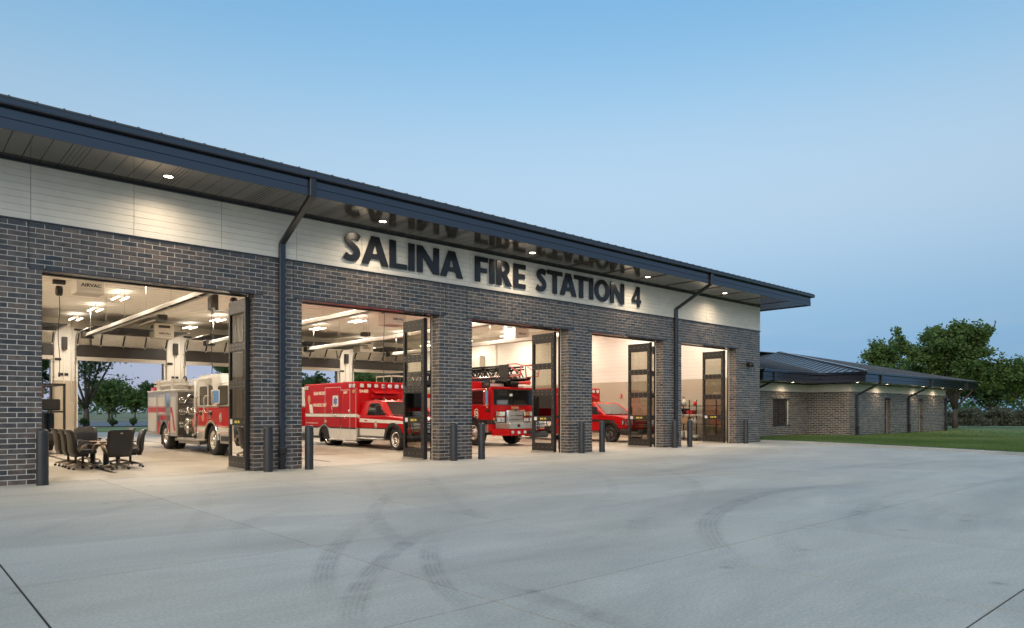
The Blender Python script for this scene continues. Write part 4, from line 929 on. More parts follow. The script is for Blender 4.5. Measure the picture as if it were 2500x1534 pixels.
for k in range(6):
    a = RAD(60 * k + 12); MB().hexa([(9.9 + math.cos(a) * .1 - math.sin(a) * .07, 12 + math.sin(a) * .1 + math.cos(a) * .07, 5.42), (9.9 + math.cos(a) * .1 + math.sin(a) * .07, 12 + math.sin(a) * .1 - math.cos(a) * .07, 5.44), (9.9 + math.cos(a) * .95 + math.sin(a) * .06, 12 + math.sin(a) * .95 - math.cos(a) * .06, 5.44), (9.9 + math.cos(a) * .95 - math.sin(a) * .06, 12 + math.sin(a) * .95 + math.cos(a) * .06, 5.42),
        (9.9 + math.cos(a) * .1 - math.sin(a) * .07, 12 + math.sin(a) * .1 + math.cos(a) * .07, 5.43), (9.9 + math.cos(a) * .1 + math.sin(a) * .07, 12 + math.sin(a) * .1 - math.cos(a) * .07, 5.45), (9.9 + math.cos(a) * .95 + math.sin(a) * .06, 12 + math.sin(a) * .95 - math.cos(a) * .06, 5.45), (9.9 + math.cos(a) * .95 - math.sin(a) * .06, 12 + math.sin(a) * .95 + math.cos(a) * .06, 5.43)]).build('blade', M['steel'], fan)

# ------------------------------------------------------------------ bollards
bname = ['left side of the first bay', 'right side of the first bay', 'left side of the second bay', 'right side of the second bay', 'left side of the third bay', 'right side of the third bay', 'left side of the fourth bay', 'right side of the fourth bay', 'left side of the fifth bay', 'right side of the fifth bay']
bol = None
for k, x in enumerate((2.40, 6.93, 7.98, 12.50, 13.55, 18.03, 19.10, 23.52, 24.55, 28.96)):
    lab = 'dark sleeve-covered bollard at the ' + bname[k]
    if bol is None:
        bol = MB().lathe([(0, .105), (.02, .105), (1.03, .105), (1.06, .10), (1.085, .08), (1.10, .04), (1.103, .0)], 'z', (0, 0, 0), 28).build('bollard', M['bollard'], None, True, loc=(x, -.30, 0)); tag(bol, lab, 'bollard', 'bollards beside the bay doors')
    else:
        c = bol.copy(); COL.objects.link(c); c.location = (x, -.30, 0); c['label'] = lab
# ------------------------------------------------------------------ vehicles (local axes: +x to the far side, -y towards the front, z up; origin under the near front wheel)
def wheel(parent, x, y, r, w, rimr, near=True, style='chrome', dual=False):
    s = -1 if near else 1
    hw = w / 2
    prof = [(-hw * .75, rimr), (-hw, rimr + .03), (-hw, r * .88), (-hw * .86, r * .965), (-hw * .5, r * .995), (0, r), (hw * .5, r * .995), (hw * .86, r * .965), (hw, r * .88), (hw, rimr + .03), (hw * .75, rimr)]
    t = MB().lathe(prof, 'x', (0, 0, 0), 36)
    for k in range(36):                                       # tread blocks
        a = 2 * math.pi * (k + .5) / 36
        if k % 2 == 0: continue
        ca, sa = math.cos(a), math.sin(a)
        for o in (-.62, 0, .62): t.box(o * hw - .05 * w * 3, o * hw + .05 * w * 3, -.012, .012, r * .985, r * 1.006); t.v[-8:] = [(p[0], p[1] * sa + p[2] * ca, -p[1] * ca + p[2] * sa) for p in t.v[-8:]]
    o = t.build('wheel', M['rubber'], parent, True, loc=(x, y, r))
    rm = {'chrome': M['chrome'], 'black': M['blackgloss'], 'alu': M['alu']}[style]
    e = s * hw
    q = MB().lathe([(e * .78, rimr + .035), (e * .96, rimr + .02), (e * .90, rimr * .92), (e * .45, rimr * .86), (e * .40, rimr * .62), (e * .62, rimr * .50), (e * .66, rimr * .30), (e * 1.02, rimr * .28), (e * 1.05, rimr * .16), (e * 1.05, 0)], 'x', (0, 0, 0), 32)
    q.build('rim', rm, o, True)
    h = MB(); 
    for k in range(8): a = 2 * math.pi * k / 8; h.lathe([(e * .40 + s * .012, .0), (e * .40 + s * .012, .038)], 'x', (0, math.cos(a) * rimr * .74, math.sin(a) * rimr * .74), 10, False)
    h.build('hand_hole', M['black'], o, True)
    n = MB()
    for k in range(10): a = 2 * math.pi * k / 10 + .2; n.lathe([(e * .60, .016), (e * .60 + s * .045, .014), (e * .60 + s * .05, 0)], 'x', (0, math.cos(a) * rimr * .42, math.sin(a) * rimr * .42), 6, False)
    n.build('lug_nut', M['chrome'], o, True)
    return o
def fender(parent, x0, x1, y, z, r, th, m, a0=0, a1=180):
    p = arc(y, z, r + th, a0, a1, 18); q = arc(y, z, r, a1, a0, 18)
    return MB().prism(p + q, 'x', x0, x1).build('fender_trim', m, parent, True, .006)
def plate(parent, name, m, poly, axis, a0, a1, bevel=0): return MB().prism(poly, axis, a0, a1).build(name, m, parent, True, bevel)
def lamp(parent, x, y, z, w, h, face, lens='lens', name='warning_light'):
    """chrome bezel with a lens, on a -y or -x face"""
    if face == '-y':
        b = plate(parent, name, M['chrome'], rrect(x, z, w, h, min(w, h) * .22), 'y', y - .03, y, .006)
        MB().prism(rrect(x, z, w * .84, h * .78, min(w, h) * .2), 'y', y - .045, y - .028).build('lens', M[lens], b, True, .008)
    else:
        b = plate(parent, name, M['chrome'], rrect(y, z, w, h, min(w, h) * .22), 'x', x - .03, x, .006)
        MB().prism(rrect(y, z, w * .84, h * .78, min(w, h) * .2), 'x', x - .045, x - .028).build('lens', M[lens], b, True, .008)
    return b
def emblem(parent, x, y, z, s, face):
    """the department's interlaced S monogram, cream with a black outline"""
    k = dict(extrude=.001, xscale=.9)
    if face == '-x':
        text(parent, 'S', s * 1.15, (x - .001, y, z), face, M['letterwhite'], 'monogram', offset=.022 * s / .3, **k); text(parent, 'S', s * 1.05, (x - .003, y, z), face, M['letterblack'], 'monogram', offset=.008 * s / .3, **k)
        text(parent, 'F', s * .62, (x - .005, y + s * .20, z + s * .08), face, M['letterwhite'], 'monogram', offset=.005, **k); text(parent, 'D', s * .62, (x - .006, y - s * .10, z + s * .02), face, M['letterwhite'], 'monogram', offset=.005, **k)
def badge(parent, x, y, z, s):
    """gold fire-service cross on a -x face"""
    pts = []
    for k in range(4):
        a = 90 * k
        for (da, r) in ((-32, 1.0), (-12, .86), (12, .86), (32, 1.0), (45, .42)): pts.append((y + s * r * math.cos(RAD(a + da)) * .8, z + s * r * 1.2 * math.sin(RAD(a + da))))
    b = plate(parent, 'badge', M['gold'], pts, 'x', x - .004, x); plate(parent, 'badge_disc', M['redstripe'], [(y + s * .42 * math.cos(RAD(t)) * .8, z + s * .5 * math.sin(RAD(t))) for t in range(0, 360, 20)], 'x', x - .006, x - .004); plate(parent, 'badge_disc', M['gold'], [(y + s * .30 * math.cos(RAD(t)) * .8, z + s * .36 * math.sin(RAD(t))) for t in range(0, 360, 20)], 'x', x - .008, x - .006)

def ambulance(ox, oy, lab, first):
    v = empty('ambulance', (ox, oy, 0), lab, 'ambulance', 'ambulances')
    W = 2.38; yf, yr = 2.52, 7.07; zt = 2.62; zb = .29; zl = .77; wy, wz, wr = 5.22, .385, .385; ar = .50
    # box: red above, white skirt below, wheel arch cut out
    aa = math.degrees(math.asin((zl - wz) / ar))
    up = [(yf, zl), (yf, zt), (yr, zt), (yr, zl)] + arc(wy, wz, ar, aa, 180 - aa, 10)
    lowm = 'white' if first else 'red'
    body = plate(v, 'box_body', M['red'], up, 'x', 0, W, .035)
    bb = math.degrees(math.asin((zb - wz) / ar))
    plate(v, 'box_skirt', M[lowm], [(yf, zb), (yf, zl - .002)] + arc(wy, wz, ar, 180 - aa, 180 - bb, 8), 'x', .003, W - .003, .006)
    plate(v, 'box_skirt', M[lowm], [(yr, zb + .12), (yr, zl - .002)] + arc(wy, wz, ar, aa, bb, 8)[::1] + [(yr - .9, zb)] if False else [(yr, zb + .12), (yr, zl - .002)] + arc(wy, wz, ar, aa, 0, 6) + [(wy + ar, zb + .12)], 'x', .003, W - .003, .006)
    bx('skirt_line', M['letterblack'], v, -.003, 0.0, yf + .02, wy - ar, zl - .03, zl + .02, local=True)
    bx('skirt_line', M['letterblack'], v, -.003, 0.0, wy + ar, yr - .02, zl - .03, zl + .02, local=True)
    bx('rub_rail', M['alu'], v, -.03, .02, yf + .02, wy - ar - .03, zb - .03, zb + .03, .008, local=True)
    bx('corner_guard', M['alu'], v, -.004, .16, yf - .012, yf + .012, zb - .03, zl + .02, .002, local=True)
    bx('underbody', M['black'], v, .12, W - .12, yf, yr - .05, .30, .5, local=True)
    fender(v, -.02, .10, wy, wz, ar - .03, .055, M['chrome'], 2, 178); fender(v, W - .1, W + .02, wy, wz, ar - .03, .055, M['chrome'], 2, 178)
    bx('wheel_well', M['black'], v, .10, W - .1, wy - ar - .02, wy + ar + .02, .5, wz + ar + .03, local=True)
    plate(v, 'mud_flap', M['black'], [(wy + ar - .06, .14), (wy + ar - .02, .14), (wy + ar + .0, .55), (wy + ar - .06, .55)], 'x', .04, .62)
    # stripes
    sm, zs = (M['stripe'], 1.215) if first else (M['letterblack'], 1.10)
    bx('stripe', sm, v, -.003, 0, yf + .01, yr - .01, zs, zs + .125, local=True)
    bx('stripe_edge', M['letterblack'], v, -.0035, -.0005, yf + .01, yr - .01, zs + .126, zs + .142, local=True); bx('stripe_edge', M['letterblack'], v, -.0035, -.0005, yf + .01, yr - .01, zs - .018, zs - .001, local=True)
    plate(v, 'stripe', sm, [(.01, zs), (.01, zs + .125), (.42, zs - .07), (.42, zs - .195)], 'y', yf - .004, yf - .001)
    if first: plate(v, 'stripe', sm, [(6.22, zs + .14), (6.52, zs + .14), (6.62, zs + .53), (6.32, zs + .53)], 'x', -.003, 0)
    # door seams on the box side
    for (ya, yb, za, zbb) in ((3.05, 3.80, zb + .02, 2.30), (3.80, 5.15, zl + .08, 2.43)):
        fr = MB()
        for yy in (ya, yb): fr.box(-.004, .001, yy - .007, yy + .007, za, zbb)
        fr.box(-.0042, .001, ya, yb, zbb - .008, zbb + .008); fr.build('compartment_door', M['stripe'], v, True)
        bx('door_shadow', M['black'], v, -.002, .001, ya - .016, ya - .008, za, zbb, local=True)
    bx('door_seam', M['stripe'], v, -.004, .001, yr - 1.3, yr - .15, .93, .95, local=True)
    bx('door_edge', M['stripe'], v, -.005, .001, yf + .055, yf + .068, zb + .02, 2.36, local=True)
    for (y, z) in ((4.20, zs + .04), (3.42, zs + .0), (3.1, zs + .25)):
        MB().lathe([(-.02, .055), (-.035, .05), (-.035, 0)], 'x', (0, y, z), 18).build('latch', M['chrome'], v, True); MB().lathe([(-.036, .028), (-.042, .0)], 'x', (0, y, z), 12).build('latch_core', M['black'], v, True)
    MB().tube([(-.01, 4.42, zs + .02), (-.06, 4.42, zs + .06), (-.06, 4.42, zs + .45), (-.01, 4.42, zs + .48)], .014, 8).build('grab_rail', M['chrome'], v, True)
    lamp(v, 0, 5.05, 1.02, .17, .10, '-x', 'lens', 'marker_light')
    # window with star of life
    wn = plate(v, 'side_window', M['alu'], rrect(3.98 + .25, 1.86, .50, .48, .06), 'x', -.012, 0, .004)
    MB().prism(rrect(3.98 + .25, 1.86, .44, .42, .05), 'x', -.016, -.012).build('window_film', M['stripe'], wn, True)
    for a in (90, 30, 150):
        d = Vector((math.cos(RAD(a)), math.sin(RAD(a)))) * .165; n = Vector((-d.y, d.x)).normalized() * .048; c = Vector((4.23, 1.86))
        MB().prism([tuple(c - d - n), tuple(c + d - n), tuple(c + d + n), tuple(c - d + n)], 'x', -.019 - .0005 * a / 90, -.016).build('star_bar', M['blue'], wn, True)
    bx('star_staff', M['stripe'], wn, -.022, -.0205, 4.225, 4.237, 1.74, 1.98, local=True)
    if first:
        text(v, 'SALINA FIRE DEPT.', .185, (-.002, 5.62, 2.20), '-x', M['letterwhite'], offset=.006, xscale=.72)
        text(v, 'PARAMEDIC UNIT', .185, (-.002, 5.62, 1.70), '-x', M['letterwhite'], offset=.006, xscale=.80)
        text(v, 'SA483', .13, (-.002, 3.42, 2.20), '-x', M['letterwhite'], offset=.006, xscale=.85)
        text(v, 'SA483', .16, (.32, yf - .002, 2.24), '-y', M['letterwhite'], offset=.006, xscale=.95)
        badge(v, 0, 6.62, 1.95, .17)
    else:
        text(v, 'Salina', .22, (1.95, yf - .002, 2.16), '-y', M['redstripe'], offset=.006)
    # warning lights
    for k in range(7): lamp(v, .22 + k * (W - .44) / 6, yf, 2.46, .19, .17, '-y') if k != 3 else (lamp(v, W / 2, yf, 2.50, .17, .075, '-y'), lamp(v, W / 2, yf, 2.41, .17, .075, '-y'))
    for y in (yf + .18, yf + .46, yr - .34, yr - .12): lamp(v, 0, y, 2.46, .19, .17, '-x')
    lamp(v, 0, yf + .2, 2.24, .17, .14, '-x', 'lensamb')
    # visor box over the cab
    plate(v, 'visor', M['red'], [(yf - .30, 2.17), (yf, 2.29), (yf, 2.24), (yf - .28, 2.14)], 'x', .68, 1.85, .006)
    bx('wind_deflector', M['red'], v, .62, 1.92, yf - .12, yf, 1.95, 2.12, .03, local=True)
    # cab
    cx0, cx1 = .10, 2.26; fz, fr_ = .40, .40; ca = .53
    hood = [(yf - .02, .50), (yf - .02, 1.28), (.42, 1.28), (-.55, 1.22), (-.93, 1.14), (-1.0, 1.05), (-1.0, .62), (-ca * .98, .62)]
    a_l = math.degrees(math.asin((.62 - fz) / ca)); hood += [(p[0], p[1]) for p in arc(0, fz, ca, 180 - a_l, math.degrees(math.asin((.50 - fz) / ca)), 14)]
    plate(v, 'cab_body', M['red'], hood, 'x', cx0, cx1, .035)
    inset = lambda z: max(0, z - 1.28) * .24
    def tap(x, y, z): return (x + inset(z), y, z) if x < 1.2 else (x - inset(z), y, z)
    g = MB().prism([(yf - .03, 1.24), (yf - .06, 1.78), (yf - .30, 1.86), (1.42, 1.88), (1.10, 1.84), (.34, 1.285), (.34, 1.24)], 'x', cx0 + .01, cx1 - .01).xf(tap)
    g.build('cab_roof', M['red'], v, True, .025)
    MB().prism([(1.92, 1.30), (1.88, 1.70), (1.72, 1.76), (1.22, 1.75), (.66, 1.34), (.66, 1.30)], 'x', cx0 - .002, cx0 + .012).xf(lambda x, y, z: (x + inset(z) * 1.0 + .001, y, z)).build('side_glass', M['smoke'], v, True)
    wsp = [(.30, .40, 1.315), (2.06, .40, 1.315), (1.93, 1.045, 1.79), (.43, 1.045, 1.79)]
    nn = Vector((0, -.58, .81)) * .012
    MB().hexa([tuple(Vector((p[0], p[1], p[2])) + nn * .3) for p in wsp] + [tuple(Vector((p[0], p[1], p[2])) + nn * 1.6) for p in wsp]).build('windscreen', M['smoke'], v, True)
    for k in range(2): MB().tube([(.6 + k * .8, .36, 1.31), (.95 + k * .75, .55, 1.47)], .011, 6).build('wiper', M['black'], v, True)
    bx('cowl', M['black'], v, .28, 2.08, .32, .43, 1.285, 1.315, .01, local=True)
    for k in range(5): MB().lathe([(0, .05), (.035, .04), (.045, 0)], 'z', (.62 + k * .28, 1.35 + .02, 1.87), 10).build('roof_marker', M['lensamb'], v, True)
    MB().lathe([(0, .07), (.06, .05), (.07, 0)], 'z', (.5, 1.9, 1.86), 12).build('antenna', M['black'], v, True); MB().lathe([(0, .07), (.06, .05), (.07, 0)], 'z', (1.7, 1.9, 1.86), 12).build('antenna', M['black'], v, True)
    if first:
        bx('door_panel', M['white'], v, cx0 - .004, cx0 + .01, .62, yf - .06, .50, .77, .003, local=True); plate(v, 'stripe', M['stripe'], [(yf - .04, 1.02), (yf - .04, 1.17), (-.40, 1.10), (-.86, 1.04), (-.86, .99), (-.40, .99)], 'x', cx0 - .004, cx0 - .0005)
        bx('skirt_line', M['letterblack'], v, cx0 - .005, cx0, .56, yf - .04, .775, .815, local=True); emblem(v, cx0 - .002, 1.25, .93, .26, '-x')
    else:
        plate(v, 'stripe', M['letterblack'], [(yf - .04, .98), (yf - .04, 1.10), (-.30, 1.04), (-.30, .92)], 'x', cx0 - .004, cx0 - .0005)
    bx('door_seam', M['black'], v, cx0 - .003, cx0, yf - .42, yf - .412, .55, 1.27, local=True); bx('door_seam', M['black'], v, cx0 - .003, cx0, .60, .608, .75, 1.27, local=True)
    bx('door_handle', M['red'], v, cx0 - .035, cx0, yf - .66, yf - .45, 1.07, 1.11, .012, local=True)
    st = bx('side_step', M['alu'], v, cx0 - .10, cx0 + .1, .56, yf - .02, .36, .42, .012, local=True); bx('step_plate', M['stain'], st, cx0 - .002, cx0 + .02, .62, yf - .05, .42, .52, local=True)
    # mirrors
    MB().tube([(cx0 + .02, .62, 1.36), (cx0 - .26, .66, 1.37)], .035, 8).build('mirror_arm', M['black'], v, True); bx('mirror', M['black'], v, cx0 - .36, cx0 - .14, .62, .72, 1.32, 1.66, .03, 2, local=True)
    MB().tube([(cx1 - .02, .62, 1.36), (cx1 + .26, .66, 1.37)], .035, 8).build('mirror_arm', M['black'], v, True); bx('mirror', M['black'], v, cx1 + .14, cx1 + .36, .62, .72, 1.32, 1.66, .03, 2, local=True)
    # nose: grille, lamps, bumper, brush guard
    fm = M['black'] if first else M['darksteel']
    fender(v, cx0 - .05, cx0 + .14, 0, fz, ca - .04, .13, fm, 2, 168); fender(v, cx1 - .14, cx1 + .05, 0, fz, ca - .04, .13, fm, 2, 168)
    bx('wheel_well', M['black'], v, .2, 2.1, -.55, .55, .45, .9, local=True)
    bx('grille', M['chrome'] if first else M['blackgloss'], v, .62, 1.74, -1.05, -.99, .66, 1.06, .015, local=True)
    for k in range(4): bx('grille_bar', M['black'] if first else M['chrome'], v, .66, 1.70, -1.07, -1.045, .71 + k * .09, .75 + k * .09, .005, local=True)
    for x in (.36, 2.0):
        lamp(v, x, -1.0, .92, .40, .24, '-y', 'lens', 'headlight'); lamp(v, x, -1.0, .74, .30, .08, '-y', 'lensamb', 'turn_signal')
        bx('headlight_wrap', M['chrome'], v, cx0 - .006 if x < 1 else cx1 - .1, cx0 + .1 if x < 1 else cx1 + .006, -.98, -.72, .80, 1.03, .02, local=True); lamp(v, cx0 - .006, -.72, .92, .16, .2, '-x', 'lensred', 'marker_light') if x < 1 else None
    bp_ = plate(v, 'bumper', M['black'], [(-.62, .36), (-.62, .60), (-1.0, .62), (-1.14, .60), (-1.18, .40), (-1.05, .34)], 'x', cx0 - .03, cx1 + .03, .03)
    gd = MB(); 
    for x in (.16, .62, 1.74, 2.2): gd.tube([(x, -1.16, .55), (x, -1.18, .80), (x, -1.12, 1.08)], .02, 8)
    for z in (.78, .92): gd.tube([(.16, -1.18, z), (2.2, -1.18, z)], .016, 8)
    gd.tube([(.16, -1.12, 1.08), (.05, -.92, 1.08), (.02, -.80, 1.0), (.02, -.80, .70), (.16, -1.16, .60)], .02, 8); gd.tube([(2.2, -1.12, 1.08), (2.31, -.92, 1.08), (2.34, -.80, 1.0), (2.34, -.80, .70), (2.2, -1.16, .60)], .02, 8); gd.tube([(.16, -1.12, 1.08), (.62, -1.12, 1.10), (1.74, -1.12, 1.10), (2.2, -1.12, 1.08)], .02, 8)
    gd.build('brush_guard', M['black'], v, True)
    for x, n in ((.16 + .13, True), (2.2 - .13, False)):
        wheel(v, x, 0, fr_, .27, .26, n, 'chrome' if first else 'black'); wheel(v, x if n else x, wy, wr, .26, .25, n, 'chrome' if first else 'black')
    wheel(v, .60, wy, wr, .24, .25, True, 'black'); wheel(v, W - .60, wy, wr, .24, .25, False, 'black')
    MB().tube([(.3, 0, .40), (2.0, 0, .40)], .07, 8).tube([(.3, wy, .40), (2.0, wy, .40)], .09, 8).build('axle', M['black'], v, True)
    MB().tube([(.25, yr - .12, .36), (-.02, yr - .12, .36)], .045, 10).build('exhaust', M['steel'], v, True)
    bx('rear_step', M['alu'], v, .05, W - .05, yr, yr + .3, .40, .46, .01, local=True)
    return v
ambulance(14.0, 5.42, 'red ambulance with white stripe and white skirt in the third bay', True)
ambulance(25.25, 4.60, 'red ambulance with black stripe and black wheels in the fifth bay', False)

# ------------------------------------------------------------------ pumper
def pumper(ox, oy):
    v = empty('fire_engine', (ox, oy, 0), 'cream and red pumper fire engine with roll-up compartment doors in the second bay', 'fire engine')
    W = 2.42; wr = .50
    # body
    y0, y1, zb, zt = 3.66, 7.42, .52, 2.20; wy = 5.10; ar = .60
    aa = math.degrees(math.asin((zb - wr) / ar))
    body = plate(v, 'body', M['alu'], [(y0, zb), (y0, zt), (y1, zt), (y1, zb)] + arc(wy, wr, ar, aa, 180 - aa, 12), 'x', 0.0, W, .012)
    def rollup(ya, yb, za, zb_):
        d = bx('roll_up_door', M['alu'], v, -.012, .006, ya, yb, za, zb_, .004, local=True)
        n = int((zb_ - za - .08) / .05)
        for k in range(n): bx('slat', M['roll'], d, -.020, -.012, ya + .04, yb - .04, za + .04 + k * .05, za + .04 + k * .05 + .046, .004, local=True)
        bx('latch_bar', M['chrome'], d, -.05, -.02, ya + .04, yb - .04, za + .02, za + .05, .008, local=True)
    rollup(6.12, 7.30, .60, 2.06); rollup(4.98, 6.02, 1.30, 2.06); rollup(3.74, 4.42, .60, 2.06)
    bx('mirror_plate', M['chrome'], v, -.014, .004, 4.48, 4.92, 1.60, 2.10, .004, local=True)
    bx('wheel_panel', M['redstripe'], v, -.010, .002, 4.46, 6.06, 1.10, 1.29, .004, local=True)
    plate(v, 'wheel_panel', M['redstripe'], [(4.46, .60), (4.46, 1.10), (5.74, 1.10), (5.74, .60)] if False else [(wy - .64, .56), (wy - .64, 1.12)] + arc(wy, wr, ar + .01, 130, 176, 6), 'x', -.010, .002)
    plate(v, 'wheel_panel', M['redstripe'], [(wy + .94, .56), (wy + .94, 1.12)] + arc(wy, wr, ar + .01, 50, 4, 6), 'x', -.010, .002)
    bx('tread_plate', M['stain'], v, -.013, .003, 4.46, 4.90, 1.06, 1.28, .003, local=True); bx('tread_plate', M['stain'], v, -.013, .003, 5.72, 6.06, 1.06, 1.28, .003, local=True); bx('red_reflector', M['lensred'], v, -.03, 0, 5.42, 5.56, 1.12, 1.22, .01, local=True)
    fender(v, -.05, .16, wy, wr, ar - .05, .06, M['chrome'], 4, 176); fender(v, W - .16, W + .05, wy, wr, ar - .05, .06, M['chrome'], 4, 176)
    plate(v, 'mud_flap', M['rubber'], [(wy + .58, .16), (wy + .62, .16), (wy + .66, .62), (wy + .60, .62)], 'x', .04, .66)
    bx('wheel_well', M['black'], v, .16, W - .16, wy - ar - .02, wy + ar + .02, .62, 1.10, local=True)
    # stripe, bent down on the front compartment
    for (a, b) in ((6.16, 7.26), (5.02, 5.98)):
        bx('stripe', M['redstripe'], v, -.023, -.0205, a, b, 1.42, 1.60, local=True)
        for z in (1.39, 1.62): bx('stripe_edge', M['redstripe'], v, -.023, -.0205, a, b, z, z + .014, local=True)
    plate(v, 'stripe', M['redstripe'], [(4.38, 1.42), (4.38, 1.60), (4.16, 1.60), (3.80, .78), (3.80, .72), (3.98, .72), (4.22, 1.36)], 'x', -.023, -.0205)
    bx('body_top', M['roll'], v, -.02, W + .02, y0 - .01, y1 + .02, zt + .001, zt + .05, .01, local=True)
    bx('rear_step', M['alu'], v, .05, W - .05, y1, y1 + .40, .50, .56, .01, local=True); lamp(v, 0, y1 + .2, .54, .1, .06, '-x', 'lensred', 'marker_light')
    bx('warning_light', M['lensred'], v, .08, .42, y1 - .62, y1 - .12, zt + .06, zt + .20, .02, 2, local=True); bx('light_base', M['black'], v, .1, .4, y1 - .58, y1 - .16, zt + .045, zt + .06, local=True)
    # hose bed, ladder rack, hatch
    lr = MB()
    for z in (2.42, 2.56):
        for x in (.18, .62): lr.box(x, x + .06, 4.0, 7.2, z, z + .07)
    for k in range(9): lr.box(.24, .62, 4.2 + k * .36, 4.24 + k * .36, 2.44, 2.48)
    lr.build('ladder_rack', M['roll'], v, True, .004)
    for y in (4.6, 6.4): bx('rack_bracket', M['unit'], v, .10, .72, y, y + .18, zt + .05, 2.68, .01, local=True)
    bx('hose_bed', M['unit'], v, .75, W - .1, 3.9, 7.2, zt + .05, 2.48, .02, local=True)
    bx('hatch', M['cabwhite'], v, .4, 1.6, 2.3, 3.3, 2.36, 2.62, .03, local=True)
    MB().tube([(.6, 4.9, 2.62), (.6, 4.85, 2.74), (.6, 4.7, 2.78), (.6, 4.55, 2.72), (.6, 4.55, 2.62)], .03, 8).build('hose_fitting', M['black'], v, True)
    # pump bay, recessed behind the front face of the body
    px = .36
    bx('pump_panel', M['stain'], v, px, W - px, 1.56, y0 - .001, .56, 2.16, .01, local=True)
    for z in (.9, 1.33, 1.76): bx('panel_line', M['alu'], v, px - .006, px, 1.6, 3.6, z, z + .03, .002, local=True)
    ff = bx('front_face', M['stain'], v, .02, px - .002, y0 - .010, y0 - .001, .56, 2.16, .003, local=True)
    for z in (.95, 1.40, 1.84):
        s = MB().tube([(.08, y0 - .02, z + .10), (.08, y0 - .05, z), (.12, y0 - .05, z - .08), (.25, y0 - .05, z - .08), (.29, y0 - .05, z), (.29, y0 - .02, z + .10)], .014, 8).tube([(.08, y0 - .04, z + .10), (.29, y0 - .04, z + .10)], .014, 8)
        for x in (.14, .185, .23): s.tube([(x, y0 - .04, z + .10), (x, y0 - .045, z - .07)], .009, 6)
        s.build('folding_step', M['chrome'], v, True)
    def valve(y, z, r, ln, mm): MB().lathe([(0, r * .7), (-ln * .5, r * .7), (-ln * .5, r), (-ln * .85, r), (-ln * .9, r * 1.12), (-ln, r * 1.1), (-ln, 0)], 'x', (px, y, z), 16).build('pump_outlet', M[mm], v, True)
    valve(2.62, 1.06, .12, .34, 'chrome'); valve(2.72, .80, .14, .32, 'chrome'); valve(2.95, 1.12, .09, .26, 'alu'); valve(2.2, .72, .08, .22, 'chrome'); valve(2.45, .58, .07, .2, 'alu'); valve(3.1, .86, .10, .25, 'alu'); valve(3.0, 1.98, .07, .2, 'chrome'); valve(2.7, 1.96, .06, .22, 'darksteel')
    for (y, z) in ((3.2, 1.5), (2.9, 1.5), (2.6, 1.55), (2.3, 1.55), (2.0, 1.5), (2.2, 1.86), (2.5, 1.9)): MB().lathe([(0, .07), (-.03, .07), (-.035, .055), (-.035, 0)], 'x', (px, y, z), 14).build('gauge', M['chrome'], v, True)
    MB().tube([(px - .05, 3.25, 1.62), (px - .14, 3.2, 1.55), (px - .12, 3.15, 1.40), (px - .03, 3.12, 1.34)], .03, 8).build('hose_elbow', M['chrome'], v, True)
    plate(v, 'pump_cover', M['orange'], [(2.02, 1.46), (2.30, 1.12), (2.30, .96), (2.06, .72), (1.92, .74), (2.14, 1.02), (1.90, 1.38)], 'x', .10, .16, .01)
    MB().tube([(.10, 1.98, .62), (.10, 1.98, 2.34), (.14, 2.08, 2.46), (.3, 2.3, 2.50)], .04, 10).build('grab_pipe', M['roll'], v, True)
    for z in (1.1, 1.62, 2.2): bx('pipe_clamp', M['alu'], v, .07, px, 1.95, 2.01, z, z + .05, .004, local=True)
    bx('running_board', M['alu'], v, -.01, px + .1, 1.30, y0 + .0, .42, .50, .012, local=True); bx('kick_plate', M['stain'], v, .05, px, 1.4, y0 - .02, .30, .415, local=True)
    for k in range(3): MB().tube([(.3 + .12 * k, 2.3 + .18 * k, .42), (.3 + .12 * k, 2.3 + .18 * k, .16 + .04 * k)], .02, 6).build('drain_pipe', M['steel'], v, True)
    bx('frame_rail', M['black'], v, .5, .75, -1.0, 7.3, .45, .68, local=True); bx('frame_rail', M['black'], v, W - .75, W - .5, -1.0, 7.3, .45, .68, local=True); bx('tank', M['black'], v, .9, W - .9, 1.2, 4.2, .30, .7, .05, local=True)
    MB().tube([(.62, 4.4, .40), (.16, 4.4, .40)], .055, 12).build('exhaust', M['steel'], v, True)
    # cab
    cy0, cy1 = -1.72, 1.50; zc0, zr = .73, 2.60; ca = .63
    az = math.degrees(math.asin((zc0 - wr) / ca)); a95 = math.degrees(math.asin(min(1, (.95 - wr) / ca))); 
    lowpoly = [(cy1, zc0), (cy1, .95)] + arc(0, wr, ca, a95, az, 6)
    plate(v, 'cab_skirt', M['cabwhite'], lowpoly, 'x', .0, W, .006); plate(v, 'cab_skirt', M['cabwhite'], [(cy0, zc0), (cy0, .95)] + arc(0, wr, ca, 180 - a95, 180 - az, 6), 'x', 0, W, .006)
    plate(v, 'cab_body', M['red'], [(cy1, .952), (cy1, 1.58), (cy0, 1.58), (cy0, .952)] + arc(0, wr, ca, 180 - a95, a95, 10), 'x', 0, W, .012)
    plate(v, 'cab_top', M['cabwhite'], [(cy1, 1.582), (cy1, 2.46), (cy1 - .05, zr), (-.70, zr + .02), (-.92, 2.30), (-1.66, 2.24), (cy0 + .06, 2.16), (cy0, 1.582)], 'x', .0, W, .035)
    bx('cab_roof', M['cabwhite'], v, .06, W - .06, -.60, cy1 - .06, zr + .005, zr + .07, .03, 2, local=True)
    for (z, m_) in ((.952, 'gold'), (.93, 'redstripe'), (.765, 'redstripe')): bx('pinstripe', M[m_], v, -.004, 0, .66, cy1 - .01, z, z + .014, local=True); bx('pinstripe', M[m_], v, -.004, 0, cy0 + .01, -.68, z, z + .014, local=True)
    bx('belt_trim', M['chrome'], v, -.006, 0, cy0 + .02, cy1 - .02, 1.574, 1.590, local=True)
